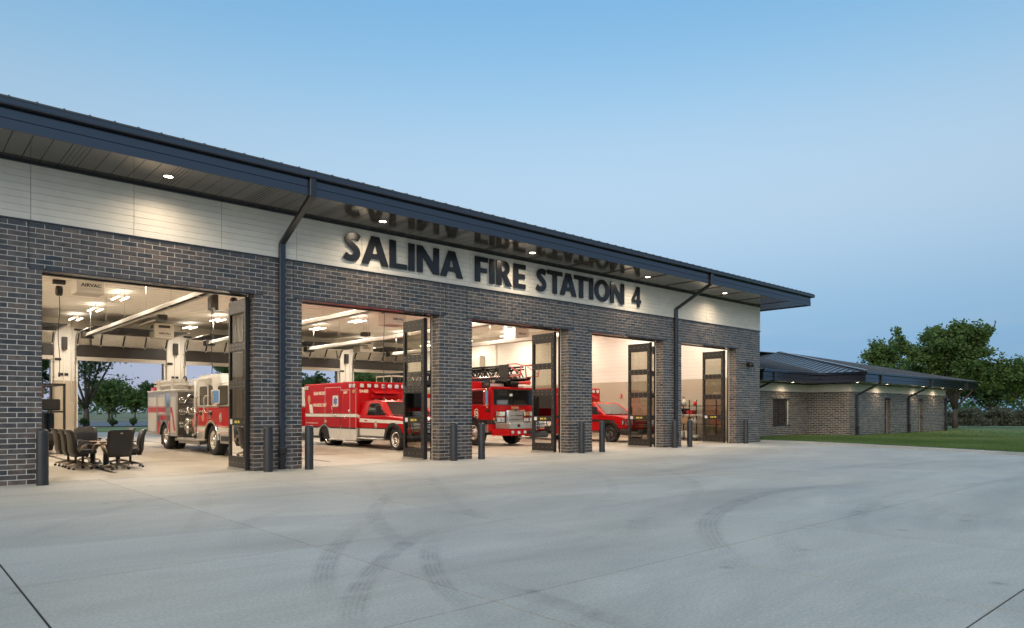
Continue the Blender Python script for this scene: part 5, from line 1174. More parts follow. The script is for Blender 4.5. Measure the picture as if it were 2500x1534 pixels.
    def wnd(ya, yb, za, zb_):
        w = plate(v, 'cab_window', M['black'], rrect((ya + yb) / 2, (za + zb_) / 2, yb - ya, zb_ - za, .07), 'x', -.008, .002, .003)
        MB().prism(rrect((ya + yb) / 2, (za + zb_) / 2, yb - ya - .05, zb_ - za - .05, .06), 'x', -.0115, -.008).build('pane', M['smoke'], w, True)
    wnd(.50, 1.22, 1.64, 2.28); wnd(-.02, .36, 1.64, 2.28); wnd(-1.36, -.50, 1.64, 2.26)
    bx('door_seam', M['unit'], v, -.003, 0, 1.32, 1.33, .97, 2.40, local=True); bx('door_seam', M['unit'], v, -.003, 0, .42, .43, .97, 2.40, local=True); bx('door_seam', M['unit'], v, -.003, 0, -1.46, -1.45, .97, 2.30, local=True)
    bx('drip_rail', M['unit'], v, -.03, .0, -1.4, -.45, 2.32, 2.345, .006, local=True); bx('drip_rail', M['unit'], v, -.03, .0, .1, 1.36, 2.50, 2.52, .006, local=True)
    bx('scene_light', M['unit'], v, -.12, .0, .12, .42, 2.30, 2.54, .03, 2, local=True)
    for y in (1.42, .46, -.42):
        if y == -.42: continue
        MB().tube([(.0, y - .12, 1.40), (-.10, y - .06, 1.42), (-.12, y, 1.50), (-.12, y, 1.86), (-.10, y - .08, 1.95), (-.0, y - .16, 1.97)], .022, 8).build('grab_handle', M['chrome'], v, True)
        bx('door_handle', M['black'], v, -.05, 0, y - .42, y - .22, 1.32, 1.42, .02, local=True); bx('door_handle', M['chrome'], v, -.03, 0, y - .46, y - .16, 1.42, 1.46, .01, local=True)
    badge(v, 0, .92, 1.28, .16); lamp(v, 0, .20, 1.27, .16, .14, '-x', 'lensred', 'marker_light'); emblem(v, -.001, -.72, 1.24, .30, '-x')
    # mirror
    MB().tube([(0, -.85, 1.56), (-.2, -1.05, 1.60), (-.3, -1.15, 1.66)], .02, 8).tube([(0, -.70, 1.62), (-.28, -1.0, 1.68)], .015, 8).build('mirror_arm', M['chrome'], v, True)
    bx('mirror', M['chrome'], v, -.42, -.18, -1.22, -1.04, 1.66, 2.12, .05, 3, local=True)
    fender(v, -.07, .16, 0, wr, ca - .05, .075, M['chrome'], 2, 178); fender(v, W - .16, W + .07, 0, wr, ca - .05, .075, M['chrome'], 2, 178)
    bx('wheel_well', M['black'], v, .16, W - .16, -ca, ca, .6, 1.14, local=True)
    plate(v, 'mud_flap', M['rubber'], [(.60, .12), (.64, .12), (.70, .66), (.62, .66)], 'x', .04, .46)
    bx('cab_step', M['alu'], v, -.01, .3, .68, cy1 + .02, .46, .72, .01, local=True); bx('step_tread', M['roll'], v, -.03, .3, .72, cy1, .46, .50, .008, local=True)
    bx('front_step', M['alu'], v, -.01, .3, cy0, -.70, .42, .725, .01, local=True); bx('step_recess', M['black'], v, -.014, .0, cy0 + .08, -.78, .50, .66, .006, local=True)
    # front
    bx('windscreen', M['smoke'], v, .16, W - .16, cy0 - .012, cy0 + .01, 1.58, 2.12, .04, 2, local=True)
    bx('grille', M['chrome'], v, .70, W - .70, cy0 - .03, cy0, .85, 1.45, .02, local=True)
    for x in (.38, W - .38): lamp(v, x, cy0, 1.22, .46, .18, '-y', 'lens', 'headlight'); lamp(v, x, cy0, 1.02, .46, .16, '-y', 'lens', 'headlight')
    bx('bumper', M['chrome'], v, -.02, W + .02, cy0 - .55, cy0 - .02, .48, .78, .03, 2, local=True)
    lamp(v, -.02, cy0 - .3, .62, .14, .12, '-x', 'lensred', 'marker_light')
    for x, n in ((.18, True), (W - .18, False)): wheel(v, x, 0, wr, .34, .285, n)
    for x, n in ((.16, True), (W - .16, False)): wheel(v, x, wy, wr, .29, .285, n)
    wheel(v, .52, wy, wr, .27, .285, True, 'black'); wheel(v, W - .52, wy, wr, .27, .285, False, 'black')
    MB().tube([(.3, 0, wr), (W - .3, 0, wr)], .09, 8).tube([(.3, wy, wr), (W - .3, wy, wr)], .12, 8).build('axle', M['black'], v, True)
    return v
pumper(8.14, 6.95)

# ------------------------------------------------------------------ ladder truck
def ladder_truck(ox, oy):
    v = empty('ladder_truck', (ox, oy, 0), 'red ladder fire truck with black aerial ladder over the cab in the fourth bay', 'fire truck')
    W = 2.44; wr = .54; cy0, cy1 = -1.22, 2.4; zt = 2.40; ca = .66; zb = .62
    a_ = math.degrees(math.asin((zb - wr) / ca))
    plate(v, 'cab_body', M['red'], [(cy1, zb), (cy1, zt - .05), (cy1 - .06, zt), (cy0 + .10, zt), (cy0, 2.33), (cy0, zb)] + arc(0, wr, ca, 180 - a_, a_, 14), 'x', .0, W, .04)
    plate(v, 'cab_roof', M['red'], [(.05, zt), (.25, zt + .33), (cy1, zt + .33), (cy1, zt)], 'x', .04, .72, .03); plate(v, 'cab_roof', M['red'], [(.05, zt), (.25, zt + .33), (cy1, zt + .33), (cy1, zt)], 'x', W - .6, W - .04, .03)
    # windscreen and side windows with a dark interior behind the glass
    plate(v, 'windscreen', M['black'], rrect(W / 2, 2.03, W - .22, .66, .08), 'y', cy0 - .004, cy0 + .02, .004)
    MB().prism(rrect(W / 2, 2.03, W - .30, .60, .07), 'y', cy0 - .008, cy0 - .004).build('pane', M['smoke'], v, True)
    bx('dash_light', M['stripe'], v, 1.0, 1.16, cy0 - .0095, cy0 - .0075, 2.08, 2.18, local=True)
    for s in (-.5, .35): MB().tube([(W / 2 + s, cy0 - .02, 1.66), (W / 2 + s + .42, cy0 - .02, 1.74)], .012, 6).build('wiper', M['black'], v, True)
    w1 = plate(v, 'side_window', M['black'], rrect(-.42, 2.02, .92, .60, .06), 'x', -.006, .01, .003); MB().prism(rrect(-.42, 2.02, .86, .54, .05), 'x', -.009, -.006).build('pane', M['smoke'], w1, True)
    MB().lathe([(-.06, .0), (-.05, .08), (0, .1)], 'x', (-.01, .30, 1.80), 14).build('spotlight', M['stripe'], v, True)
    bx('door_trim', M['chrome'], v, -.006, 0, -1.0, .8, 1.62, 1.64, local=True); bx('cab_corner', M['chrome'], v, -.006, .002, -1.02, -1.0, .75, 1.95, local=True)
    bx('lower_band', M['letterblack'], v, -.004, .0, -1.2, 2.3, .90, 1.10, local=True); bx('lower_band', M['letterblack'], v, .02, .72, cy0 - .004, cy0, .90, 1.10, local=True)
    text(v, '431', .15, (.30, cy0 - .005, 1.00), '-y', M['letterwhite'], offset=.004)
    text(v, 'SALINA', .13, (W / 2 + .1, cy0 - .004, 1.60), '-y', M['gold'], offset=.004)
    emblem(v, -.002, -.25, 1.32, .44, '-x')
    bx('door_step', M['alu'], v, -.008, .3, -1.0, -.68, .56, .90, .01, local=True)
    bx('windscreen_trim', M['red'], v, .02, W - .02, cy0 - .05, cy0 + .2, 2.36, 2.46, .03, local=True)
    # grille and lamps
    gr = bx('grille', M['chrome'], v, .78, W - .62, cy0 - .06, cy0, .88, 1.50, .03, 2, local=True)
    for k in range(3): bx('grille_slat', M['alu'], gr, .88, W - .72, cy0 - .075, cy0 - .058, .92 + k * .18, 1.06 + k * .18, .01, local=True)
    bx('grille_crest', M['chrome'], gr, 1.12, 1.42, cy0 - .085, cy0 - .05, 1.43, 1.55, .04, 2, local=True); plate(v, 'crest_field', M['darksteel'], [(1.27 + .10 * math.cos(RAD(t)), 1.49 + .035 * math.sin(RAD(t))) for t in range(0, 360, 24)], 'y', cy0 - .09, cy0 - .084)
    for x in (.48, W - .34):
        for z in (1.34, 1.08):
            h = bx('headlight', M['chrome'], v, x - .26, x + .24, cy0 - .05, cy0, z - .10, z + .10, .02, local=True)
            for q in (-.12, .10): bx('lens', M['lensamb'] if (z > 1.2 and q < 0) else M['lens'], h, x + q - .08, x + q + .08, cy0 - .065, cy0 - .048, z - .07, z + .07, .012, local=True)
    lamp(v, .12, cy0, 1.12, .10, .12, '-y', 'lensamb', 'marker_light')
    # bumper: chamfered, aluminium deck on red
    bp_ = [(.0, cy0 + .02), (.42, cy0 - .62), (W - .42, cy0 - .62), (W, cy0 + .02)]
    MB().prism(bp_, 'z', .44, .72).build('bumper', M['red'], v, True, .02); MB().prism([(x, y + (-.01 if y < cy0 else 0)) for x, y in [(.20, cy0 - .02), (.46, cy0 - .62), (W - .46, cy0 - .62), (W - .2, cy0 - .02)]], 'z', .725, .96).build('bumper_deck', M['alu'], v, True, .01)
    for (x, y) in ((.95, cy0 - .63), (1.95, cy0 - .63)): MB().lathe([(0, .075), (-.02, .07), (-.02, 0)], 'y', (x, y, .85), 16).build('horn', M['darksteel'], v, True)
    for (x, z, w_, m_) in ((.60, .58, .14, 'lens'), (.95, .57, .16, 'lens'), (1.30, .58, .14, 'lens'), (2.0, .58, .14, 'lens')): lamp(v, x, cy0 - .62, z, w_, .13, '-y', m_, 'fog_light')
    bx('bumper_grille', M['black'], v, 1.42, 1.88, cy0 - .632, cy0 - .62, .51, .65, local=True)
    MB().tube([(1.1, cy0 - .4, .44), (1.1, cy0 - .5, .36), (1.2, cy0 - .5, .33), (1.26, cy0 - .42, .40)], .02, 8).build('tow_hook', M['steel'], v, True)
    # mirrors
    for x, s in ((-.02, -1), (W + .02, 1)):
        MB().tube([(x, -.98, 2.36), (x + s * .16, -1.12, 2.38), (x + s * .22, -1.16, 2.25)], .022, 8).tube([(x, -1.0, 1.50), (x + s * .12, -1.12, 1.60), (x + s * .2, -1.15, 1.72)], .02, 8).build('mirror_arm', M['chrome'], v, True)
        bx('mirror', M['chrome'], v, x + s * .22 - .09, x + s * .22 + .09, -1.22, -1.06, 1.68, 2.30, .05, 3, local=True); bx('mirror_base', M['black'], v, x - .05, x + .05, -1.06, -.92, 1.42, 1.52, .02, local=True)
    # roof equipment
    lb = bx('light_bar', M['blackgloss'], v, .30, 1.50, -.72, -.40, zt + .06, zt + .26, .03, 2, local=True); bx('light_bar_lens', M['lens'], lb, .36, 1.12, -.735, -.715, zt + .09, zt + .21, .01, local=True)
    bx('roof_box', M['redstripe'], v, 1.42, 1.80, -.9, -.5, zt + .02, zt + .18, .02, local=True); bx('roof_box', M['stripe'], v, 1.80, 2.1, -.95, -.6, zt + .03, zt + .17, .02, local=True)
    # aerial ladder
    ld = MB(); lx0, lx1 = .92, 1.92; zl, zu = 2.80, 3.36; ya, yb = -1.45, 9.5
    for x in (lx0, lx1):
        ld.box(x - .05, x + .05, ya, yb, zl - .07, zl + .05); ld.box(x - .045, x + .045, ya + .4, yb, zu - .05, zu + .03)
        k = ya + .5; up = True
        while k < yb - .6:
            ld.bar((x, k, zl if up else zu), (x, k + .46, zu if up else zl), .05, .05, (1, 0, 0)); k += .46; up = not up
    for x in (lx0 + .12, lx1 - .12):
        ld.box(x - .035, x + .035, ya - .2, yb - 1, zl - .0, zl + .08); ld.box(x - .03, x + .03, ya + .2, yb - 1, zu - .16, zu - .10)
        k = ya + .2
        while k < yb - 1.5: ld.bar((x, k, zl + .05), (x, k + .3, zu - .12), .035, .035, (1, 0, 0)); ld.bar((x, k + .3, zu - .12), (x, k + .6, zl + .05), .035, .035, (1, 0, 0)); k += .6
    ld.build('aerial_ladder', M['blackgloss'], v, True)
    rg = MB(); k = ya
    while k < 9.2: rg.tube([(lx0 + .02, k, zl + .04), (lx1 - .02, k, zl + .04)], .022, 6); k += .36
    rg.build('rung', M['steel'], v, True, kind='stuff')
    hs = MB(); hs.tube([(lx0 - .12, ya + .6, zl + .10), (lx0 - .12, 6, zl + .10)], .035, 6).tube([(lx1 - .3, ya + .3, zl + .2), (lx1 - .3, 7, zl + .2)], .05, 6).tube([(lx0 + .3, ya + .3, zl + .16), (lx0 + .3, 7, zl + .16)], .04, 6)
    hs.build('waterway', M['chrome'], v, True)
    bx('ladder_plate', M['blackgloss'], v, lx0 - .07, lx0 - .05, -.55, .9, zl - .18, zl + .02, .004, local=True); text(v, 'J 107', .15, (lx0 - .072, -.30, zl - .08), '-x', M['letterwhite'], offset=.005)
    # tip: guard frame, nozzle
    bx('tip_plate', M['black'], v, lx0 - .06, lx0 - .02, ya + .15, ya + .75, zl, zu + .05, .01, local=True)
    tp = MB()
    for x in (lx0 - .02, lx1 + .02):
        tp.tube([(x, ya + .2, zl + .10), (x, ya - .55, zl + .12), (x, ya - .60, zu - .02), (x, ya - .3, zu + .06), (x, ya + .25, zu + .06), (x, ya + .2, zl + .10)], .026, 8).tube([(x, ya + .15, zu), (x, ya - .55, zl + .2)], .018, 6)
    tp.tube([(lx0, ya - .6, zu - .02), (lx1, ya - .6, zu - .02)], .022, 8); tp.build('tip_guard', M['orange'], v, True)
    MB().lathe([(-.28, .0), (-.28, .10), (-.12, .085), (0, .07), (.3, .07)], 'y', (W / 2 + .2, ya - .25, zl - .16), 16).build('nozzle', M['orange'], v, True); MB().tube([(W / 2 + .2, ya, zl - .16), (W / 2, ya + .5, zl - .18), (W / 2, ya + 1.2, zl - .05)], .06, 8).lathe([(-.2, .12), (.2, .12), (.2, 0)], 'x', (W / 2 + .1, ya + .35, zl - .2), 12).build('nozzle_mount', M['darksteel'], v, True)
    bx('ladder_rest', M['black'], v, .6, 2.1, -.1, .15, zt, zl - .07, .02, local=True)
    # body behind the cab
    bx('body', M['red'], v, 0, W, cy1 + .12, 9.8, .72, 2.25, .03, local=True)
    for k in range(4): bx('body_door', M['roll'], v, -.01, .0, cy1 + .4 + k * 1.7, cy1 + 1.9 + k * 1.7, .85, 2.05, .004, local=True)
    MB().lathe([(0, .75), (.35, .7), (.4, 0)], 'z', (W / 2, 8.2, 2.25), 24).build('turntable', M['red'], v, True)
    rl = MB(); 
    for y in (6.5, 7.2, 7.9): rl.box(.10, .14, y, y + .04, 2.25, 3.2)
    rl.box(.10, .14, 6.5, 7.94, 3.16, 3.22); rl.box(.10, .14, 6.5, 7.94, 2.75, 2.80); rl.box(.1, 1.0, 6.5, 6.54, 3.16, 3.22); rl.build('guard_rail', M['letterwhite'], v, True)
    MB().bar((lx0 - .1, 8.6, 2.5), (lx0 - .1, 5.6, zl), .22, .26, (1, 0, 0)).bar((lx1 + .1, 8.6, 2.5), (lx1 + .1, 5.6, zl), .22, .26, (1, 0, 0)).build('lift_cylinder', M['blackgloss'], v, True)
    bx('chassis', M['black'], v, .5, W - .5, -.9, 9.6, .5, .75, local=True); bx('wheel_well', M['black'], v, .12, W - .12, -ca, ca, .62, 1.21, local=True); bx('axle_beam', M['black'], v, .4, W - .4, -.12, .12, .42, .62, .03, local=True)
    for x, n in ((.20, True), (W - .20, False)):
        wheel(v, x, 0, wr, .36, .29, n, 'alu'); wheel(v, x, 6.2, wr, .34, .29, n, 'alu'); wheel(v, x, 7.5, wr, .34, .29, n, 'alu')
    for x in (-.02, W - .12): fender(v, x, x + .14, 0, wr, ca - .05, .06, M['black'], 3, 177)
    return v
ladder_truck(18.72, 6.53)
# ------------------------------------------------------------------ meeting table and office chairs in the first bay
tb = empty('meeting_table', (4.36, 4.45, 0), 'wooden meeting table ringed by black office chairs in the first bay', 'table')
MB().prism(rrect(0, 0, .74, 2.2, .30, 6), 'z', .59, .63).build('table_top', M['wood'], tb, True, .01)
MB().prism(rrect(0, 0, .70, 2.14, .28, 6), 'z', .56, .588).build('table_edge', M['black'], tb, True)
for y in (-.75, .75):
    MB().lathe([(.02, .24), (.05, .22), (.07, .07), (.54, .06), (.56, .2)], 'z', (0, y, 0), 20).build('pedestal', M['black'], tb, True)
def chair_proto(loc, rz, lab):
    c = empty('office_chair', loc, lab, 'chair', 'black office chairs around the meeting table', rz=rz)
    # backrest: curved padded shell, faces +y in local space (sitter looks towards +y)
    side = [(-.24, .33), (-.29, .47), (-.30, .66), (-.32, .84), (-.36, .97), (-.40, 1.02)]
    vs = []; fs = []; nx = 9
    rows_ = []
    for j, (y, z) in enumerate(side):
        w = (.50, .57, .60, .60, .58, .50)[j] / 2; th = (.07, .10, .11, .11, .10, .06)[j]
        ring = []
        for k in range(nx): u = -1 + 2 * k / (nx - 1); ring.append((u * w, y - .05 * u * u * -1 - .02, z + .0))
        for k in range(nx - 1, -1, -1): u = -1 + 2 * k / (nx - 1); ring.append((u * w * .97, y + .05 * u * u + th * (1 - .55 * u ** 6) - (.018 if j in (1, 3) else 0), z))
        rows_.append(ring)
    n = 2 * nx
    for r in rows_: vs += r
    for j in range(len(rows_) - 1):
        for k in range(n): fs.append((j * n + k, j * n + (k + 1) % n, (j + 1) * n + (k + 1) % n, (j + 1) * n + k))
    fs += [tuple(range(n - 1, -1, -1)), tuple(range((len(rows_) - 1) * n, len(rows_) * n))]
    MB()._a(vs, fs, True).build('backrest', M['leather'], c, True)
    MB().prism(rrect(0, .02, .52, .52, .12, 5), 'z', .40, .51).build('seat', M['leather'], c, True, .03, 2)
    bx('logo_plate', M['steel'], c, -.03, .03, -.397, -.387, .92, .95, .008, local=True)
    for s in (-1, 1):
        MB().tube([(s * .26, -.16, .46), (s * .31, -.12, .56), (s * .31, .02, .66), (s * .30, .20, .68)], .026, 8, r2=.03).tube([(s * .26, .14, .46), (s * .31, .15, .58), (s * .30, .20, .68)], .024, 8).build('arm', M['chairframe'], c, True)
        bx('arm_pad', M['leather'], c, s * .305 - .04, s * .305 + .04, -.10, .24, .68, .715, .014, local=True)
    MB().tube([(0, 0, .10), (0, 0, .40)], .03, 10).build('gas_post', M['black'], c, True); bx('tilt_box', M['black'], c, -.11, .11, -.14, .12, .33, .40, .02, local=True)
    for k in range(5):
        a = 2 * math.pi * k / 5 + .35; ca, sa = math.cos(a), math.sin(a)
        l = MB().tube([(ca * .03, sa * .03, .135), (ca * .18, sa * .18, .115), (ca * .32, sa * .32, .085)], .034, 8, r2=.022).build('base_leg', M['chairframe'], c, True)
        MB().lathe([(-.028, 0), (-.028, .03), (.028, .03), (.028, 0)], 'x', (ca * .325, sa * .325, .031), 12).build('caster', M['black'], l, True)
    return c
ch = chair_proto((3.80, 3.48, 0), RAD(-86), 'black office chair nearest the camera in the row on the left of the table')
ch.scale = (.97, .97, .97)
for (x, y, a, lab) in ((3.80, 4.33, -93, 'black office chair in the middle of the row on the left of the table'), (3.78, 5.15, -88, 'black office chair farthest back in the row on the left of the table'),
                       (4.42, 2.86, 3, 'black office chair at the near end of the table, its back to the camera'), (4.84, 3.36, 84, 'black office chair on the right of the table behind the near one'),
                       (4.38, 6.0, 176, 'black office chair at the far end of the table facing the camera'), (4.84, 4.5, 95, 'black office chair on the right of the table, farther back')):
    c = copy_tree(ch, None, (x, y, 0), RAD(a)); c['label'] = lab

# ------------------------------------------------------------------ open utility vehicle behind the chairs
u = empty('utility_vehicle', (4.2, 11.5, 0), 'black open-bed utility vehicle with roll frame at the left of the first bay', 'utility vehicle')
ux0, ux1 = 3.05, 4.95
def ub(n, m, *a, **k): return bx(n, m, u, *a, **k)
fr = MB()
for y in (11.0, 13.4):
    for x in (ux0 + .05, ux1 - .3): fr.box(x, x + .07, y, y + .07, .62, 2.38)
for y in (11.0, 13.4): fr.box(ux0 + .05, ux1 - .23, y, y + .07, 2.31, 2.38)
for x in (ux0 + .05, ux1 - .3): fr.box(x + .001, x + .069, 11.07, 13.4, 2.312, 2.378); fr.box(x + .001, x + .069, 11.07, 13.4, 1.40, 1.46)
fr.box(ux0 + .12, ux1 - .3, 11.0, 11.06, 1.40, 1.45); fr.box(ux0 + 1.0, ux0 + 1.06, 11.001, 11.06, .66, 1.40)
fr.build('roll_frame', M['black'], u, bevel=.006)
ub('cargo_box', M['black'], ux0 + .1, ux1 - .25, 11.08, 13.3, .62, .70, .01); ub('cargo_side', M['blackgloss'], ux0 + .14, ux1 - .31, 12.6, 12.66, .72, 1.38); ub('equipment_case', M['darksteel'], ux0 + .8, ux1 - .34, 11.25, 12.2, 1.47, 1.86, .03); ub('shelf', M['darksteel'], ux0 + .12, ux1 - .31, 11.1, 12.6, 1.41, 1.44)
ub('netting', M['skin_mesh'], ux0 + .12, ux0 + 1.05, 11.03, 11.045, 1.9, 2.30); ub('rear_panel', M['darksteel'], ux0, ux1 - .1, 10.9, 10.99, .50, .66, .02); ub('bed_floor', M['black'], ux0 + .1, ux1 - .2, 10.92, 14.4, .46, .60, .03); ub('hood', M['redstripe'], ux0 + .1, ux1 - .15, 13.5, 14.6, .6, 1.1, .06)
lamp_ = ub('tail_light', M['lensamb'], ux1 - .42, ux1 - .30, 10.86, 10.90, .60, .68, .01); ub('tail_light', M['lensamb'], ux0 + .1, ux0 + .22, 10.86, 10.90, .60, .68, .01)
for (x, n) in ((ux0 - 4.2 + .05, True), (ux1 - 4.2 - .27, False)):
    for y in (-.05, 2.6):
        t = MB().lathe([(-.13, .17), (-.15, .20), (-.15, .29), (-.10, .335), (0, .345), (.10, .335), (.15, .29), (.15, .20), (.13, .17)], 'x', (0, 0, 0), 32)
        for k in range(20):
            a = 2 * math.pi * k / 20; ca, sa = math.cos(a), math.sin(a)
            for q in (-.10, -.03, .05, .12):
                t.box(q - .028, q + .022, -.022, .022, .325, .352); t.v[-8:] = [(p[0], (p[1] + (.03 if q in (-.03, .12) else 0)) * sa + p[2] * ca, -(p[1] + (.03 if q in (-.03, .12) else 0)) * ca + p[2] * sa) for p in t.v[-8:]]
        w = t.build('wheel', M['rubber'], u, True, loc=(x, y, .345))
        MB().lathe([(-.12, .18), (-.05, .14), (-.05, 0)], 'x', (0, 0, 0), 20).lathe([(.12, .18), (.05, .14), (.05, 0)], 'x', (0, 0, 0), 20).build('rim', M['blackgloss'], w, True)
bx('axle', M['black'], u, ux0 + .1, ux1 - .3, 11.4, 11.5, .30, .38)

# ------------------------------------------------------------------ storage rack with supplies in the fifth bay
rk = empty('storage_rack', (29.8, 3.0, 0), 'dark metal storage rack with supplies against the right wall in the fifth bay', 'rack')
sx0, sx1, sy0, sy1 = 29.45, 30.10, 1.5, 4.5
for z in (.13, .83, 1.28, 1.72): bx('shelf', M['darksteel'] if z != 1.28 else M['roll'], rk, sx0, sx1, sy0, sy1, z - .03, z, .004)
for x in (sx0 + .02, sx1 - .02):
    for y in (sy0 + .02, 3.0, 3.75, sy1 - .02): bx('upright', M['darksteel'], rk, x - .02, x + .02, y - .02, y + .02, .005, 2.0)
def thing_box(name, lab, cat, m, x0, x1, y0, y1, z0, z1, b=.01, group=None): return tag(bx(name, m, None, x0, x1, y0, y1, z0, z1, b), lab, cat, group)
for k, (y, z, w, h) in enumerate(((4.12, .83, .42, .34), (3.30, .83, .36, .34), (4.02, 1.28, .40, .27))):
    c = thing_box('cardboard_box', ['brown cardboard box with white label on the lower shelf of the rack', 'brown open cardboard box beside the jugs on the lower shelf', 'brown cardboard box on the middle shelf of the rack'][k], 'box', M['card'], 29.52, 29.95, y - w / 2, y + w / 2, z + .002, z + h, .006)
    if k == 0: bx('box_label', M['label'], c, 29.512, 29.519, y - .09, y + .12, z + .08, z + .24); bx('box_label', M['blue'], c, 29.509, 29.512, y - .07, y + .10, z + .10, z + .15)
def jug(x, y, z, r, h, m, lab, cat, capm):
    e = empty('plastic_jug', (x, y, z), lab, cat, 'plastic jugs on the rack'); MB().lathe([(0, 0), (0, r), (h * .62, r), (h * .8, r * .55), (h * .88, r * .3), (h * .9, r * .3)], 'z', (0, 0, .002), 18).build('body', m, e, True); MB().lathe([(h * .88, r * .36), (h, r * .34), (h, 0)], 'z', (0, 0, .002), 12).build('cap', capm, e, True)
jug(29.66, 2.98, .83, .085, .30, M['plastic'], 'milky plastic jug beside the open cardboard box', 'jug', M['white']); jug(29.66, 2.80, .83, .085, .30, M['plastic'], 'milky plastic jug nearer the folded door on the lower shelf', 'jug', M['white']); jug(29.64, 2.78, 1.72, .09, .26, M['plasticred'], 'red plastic jar with white lid on the top shelf', 'jar', M['white'])
def sprayer(y, lab):
    e = empty('pump_sprayer', (29.70, y, 1.72), lab, 'sprayer', 'pump sprayers on the top shelf'); MB().lathe([(0, 0), (0, .11), (.20, .11), (.28, .07), (.31, .04), (.34, .04)], 'z', (0, 0, .002), 18).build('tank', M['plastic'], e, True); MB().tube([(0, 0, .34), (0, 0, .42), (0, .06, .46), (0, .10, .42), (0, .06, .38), (0, .0, .40)], .014, 6).build('pump_handle', M['black'], e, True)
sprayer(4.12, 'white pump sprayer at the left end of the top shelf'); sprayer(3.70, 'white pump sprayer in the middle of the top shelf'); sprayer(3.45, 'white pump sprayer on the top shelf nearest the red jar')
cl = MB().hexa([(29.42, 3.40, 1.30), (29.42, 3.66, 1.34), (29.46, 3.66, 1.34), (29.46, 3.40, 1.30), (29.40, 3.56, 1.96), (29.40, 3.78, 2.0), (29.44, 3.78, 2.0), (29.44, 3.56, 1.96)]).build('rag', mat('striped_cloth', (.62, .48, .42), .9, var=(9, .3))); tag(cl, 'pale striped cloth hanging over the top shelf of the rack', 'cloth')
def pail(y, w, h, m, lab):
    e = empty('storage_pail', (29.70, y, .13), lab, 'pail'); MB().prism([(-w / 2, .0), (w / 2, 0), (w / 2 + .02, h), (-w / 2 - .02, h)], 'x', -.17, .17).build('bucket', m, e, True, .02); bx('rim', m, e, -.19, .19, -w / 2 - .035, w / 2 + .035, h - .04, h + .002, .008, local=True)
pail(3.72, .44, .36, M['white'], 'white rectangular pail on the bottom shelf'); pail(3.12, .34, .36, M['plastic'], 'beige rectangular pail on the bottom shelf'); thing_box('cloth_bundle', 'pale folded cloth bundle at the end of the bottom shelf', 'cloth', M['unit'], 29.5, 29.9, 2.62, 2.86, .132, .30, .06)
thing_box('supply_case', 'dark red supply case on the middle shelf', 'case', M['redstripe'], 29.55, 29.95, 2.92, 3.22, 1.282, 1.50, .02); thing_box('supply_case', 'black supply case on the middle shelf behind the cloth', 'case', M['black'], 29.6, 29.98, 3.3, 3.62, 1.282, 1.58, .02)
# things on the right wall
fa = empty('fire_alarm', (30.42, 8.0, 2.3), 'small red fire alarm on the beige wall behind the second ambulance', 'fire alarm'); bx('body', M['plasticred'], fa, 30.36, 30.428, 7.93, 8.07, 2.2, 2.38, .01); bx('strobe', M['lens'], fa, 30.34, 30.36, 7.97, 8.03, 2.25, 2.32, .01)
MB().tube([(30.40, 7.2, 2.0), (30.40, 7.2, 6.3)], .02, 6).build('conduit', M['cream'], station); MB().tube([(30.40, 18.5, 3.4), (30.40, 18.5, 5.9)], .05, 8).build('conduit', M['cream'], station)
hu = empty('unit_heater', (30.0, 20.0, 4.4), 'beige wall unit with pipes high on the right wall', 'heater'); bx('cabinet', M['unit'], hu, 29.95, 30.42, 19.7, 20.5, 4.2, 5.2, .02); MB().tube([(30.2, 20.1, 4.2), (30.2, 20.1, 3.3), (30.2, 19.4, 3.2)], .04, 8).build('pipe', M['cream'], hu)
# ------------------------------------------------------------------ vegetation
def leaf_mesh(name, centers, sizes, rng, m, flat=.35):
    n = len(centers); c = np.asarray(centers); s = np.asarray(sizes)[:, None]
    a = rng.normal(size=(n, 3)); a[:, 2] *= flat + .3; a /= np.linalg.norm(a, axis=1)[:, None]
    b = rng.normal(size=(n, 3)); b -= (b * a).sum(1)[:, None] * a; b /= np.linalg.norm(b, axis=1)[:, None]
    v = np.empty((n, 4, 3)); v[:, 0] = c - a * s * .55; v[:, 1] = c + b * s * .34; v[:, 2] = c + a * s * .55; v[:, 3] = c - b * s * .34
    me = bpy.data.meshes.new(name); me.vertices.add(n * 4); me.vertices.foreach_set('co', v.reshape(-1).astype(np.float32))
    me.loops.add(n * 4); me.loops.foreach_set('vertex_index', np.arange(n * 4, dtype=np.int32))
    me.polygons.add(n); me.polygons.foreach_set('loop_start', np.arange(0, n * 4, 4, dtype=np.int32)); me.polygons.foreach_set('loop_total', np.full(n, 4, dtype=np.int32))
    me.update(); me.materials.append(m); return me
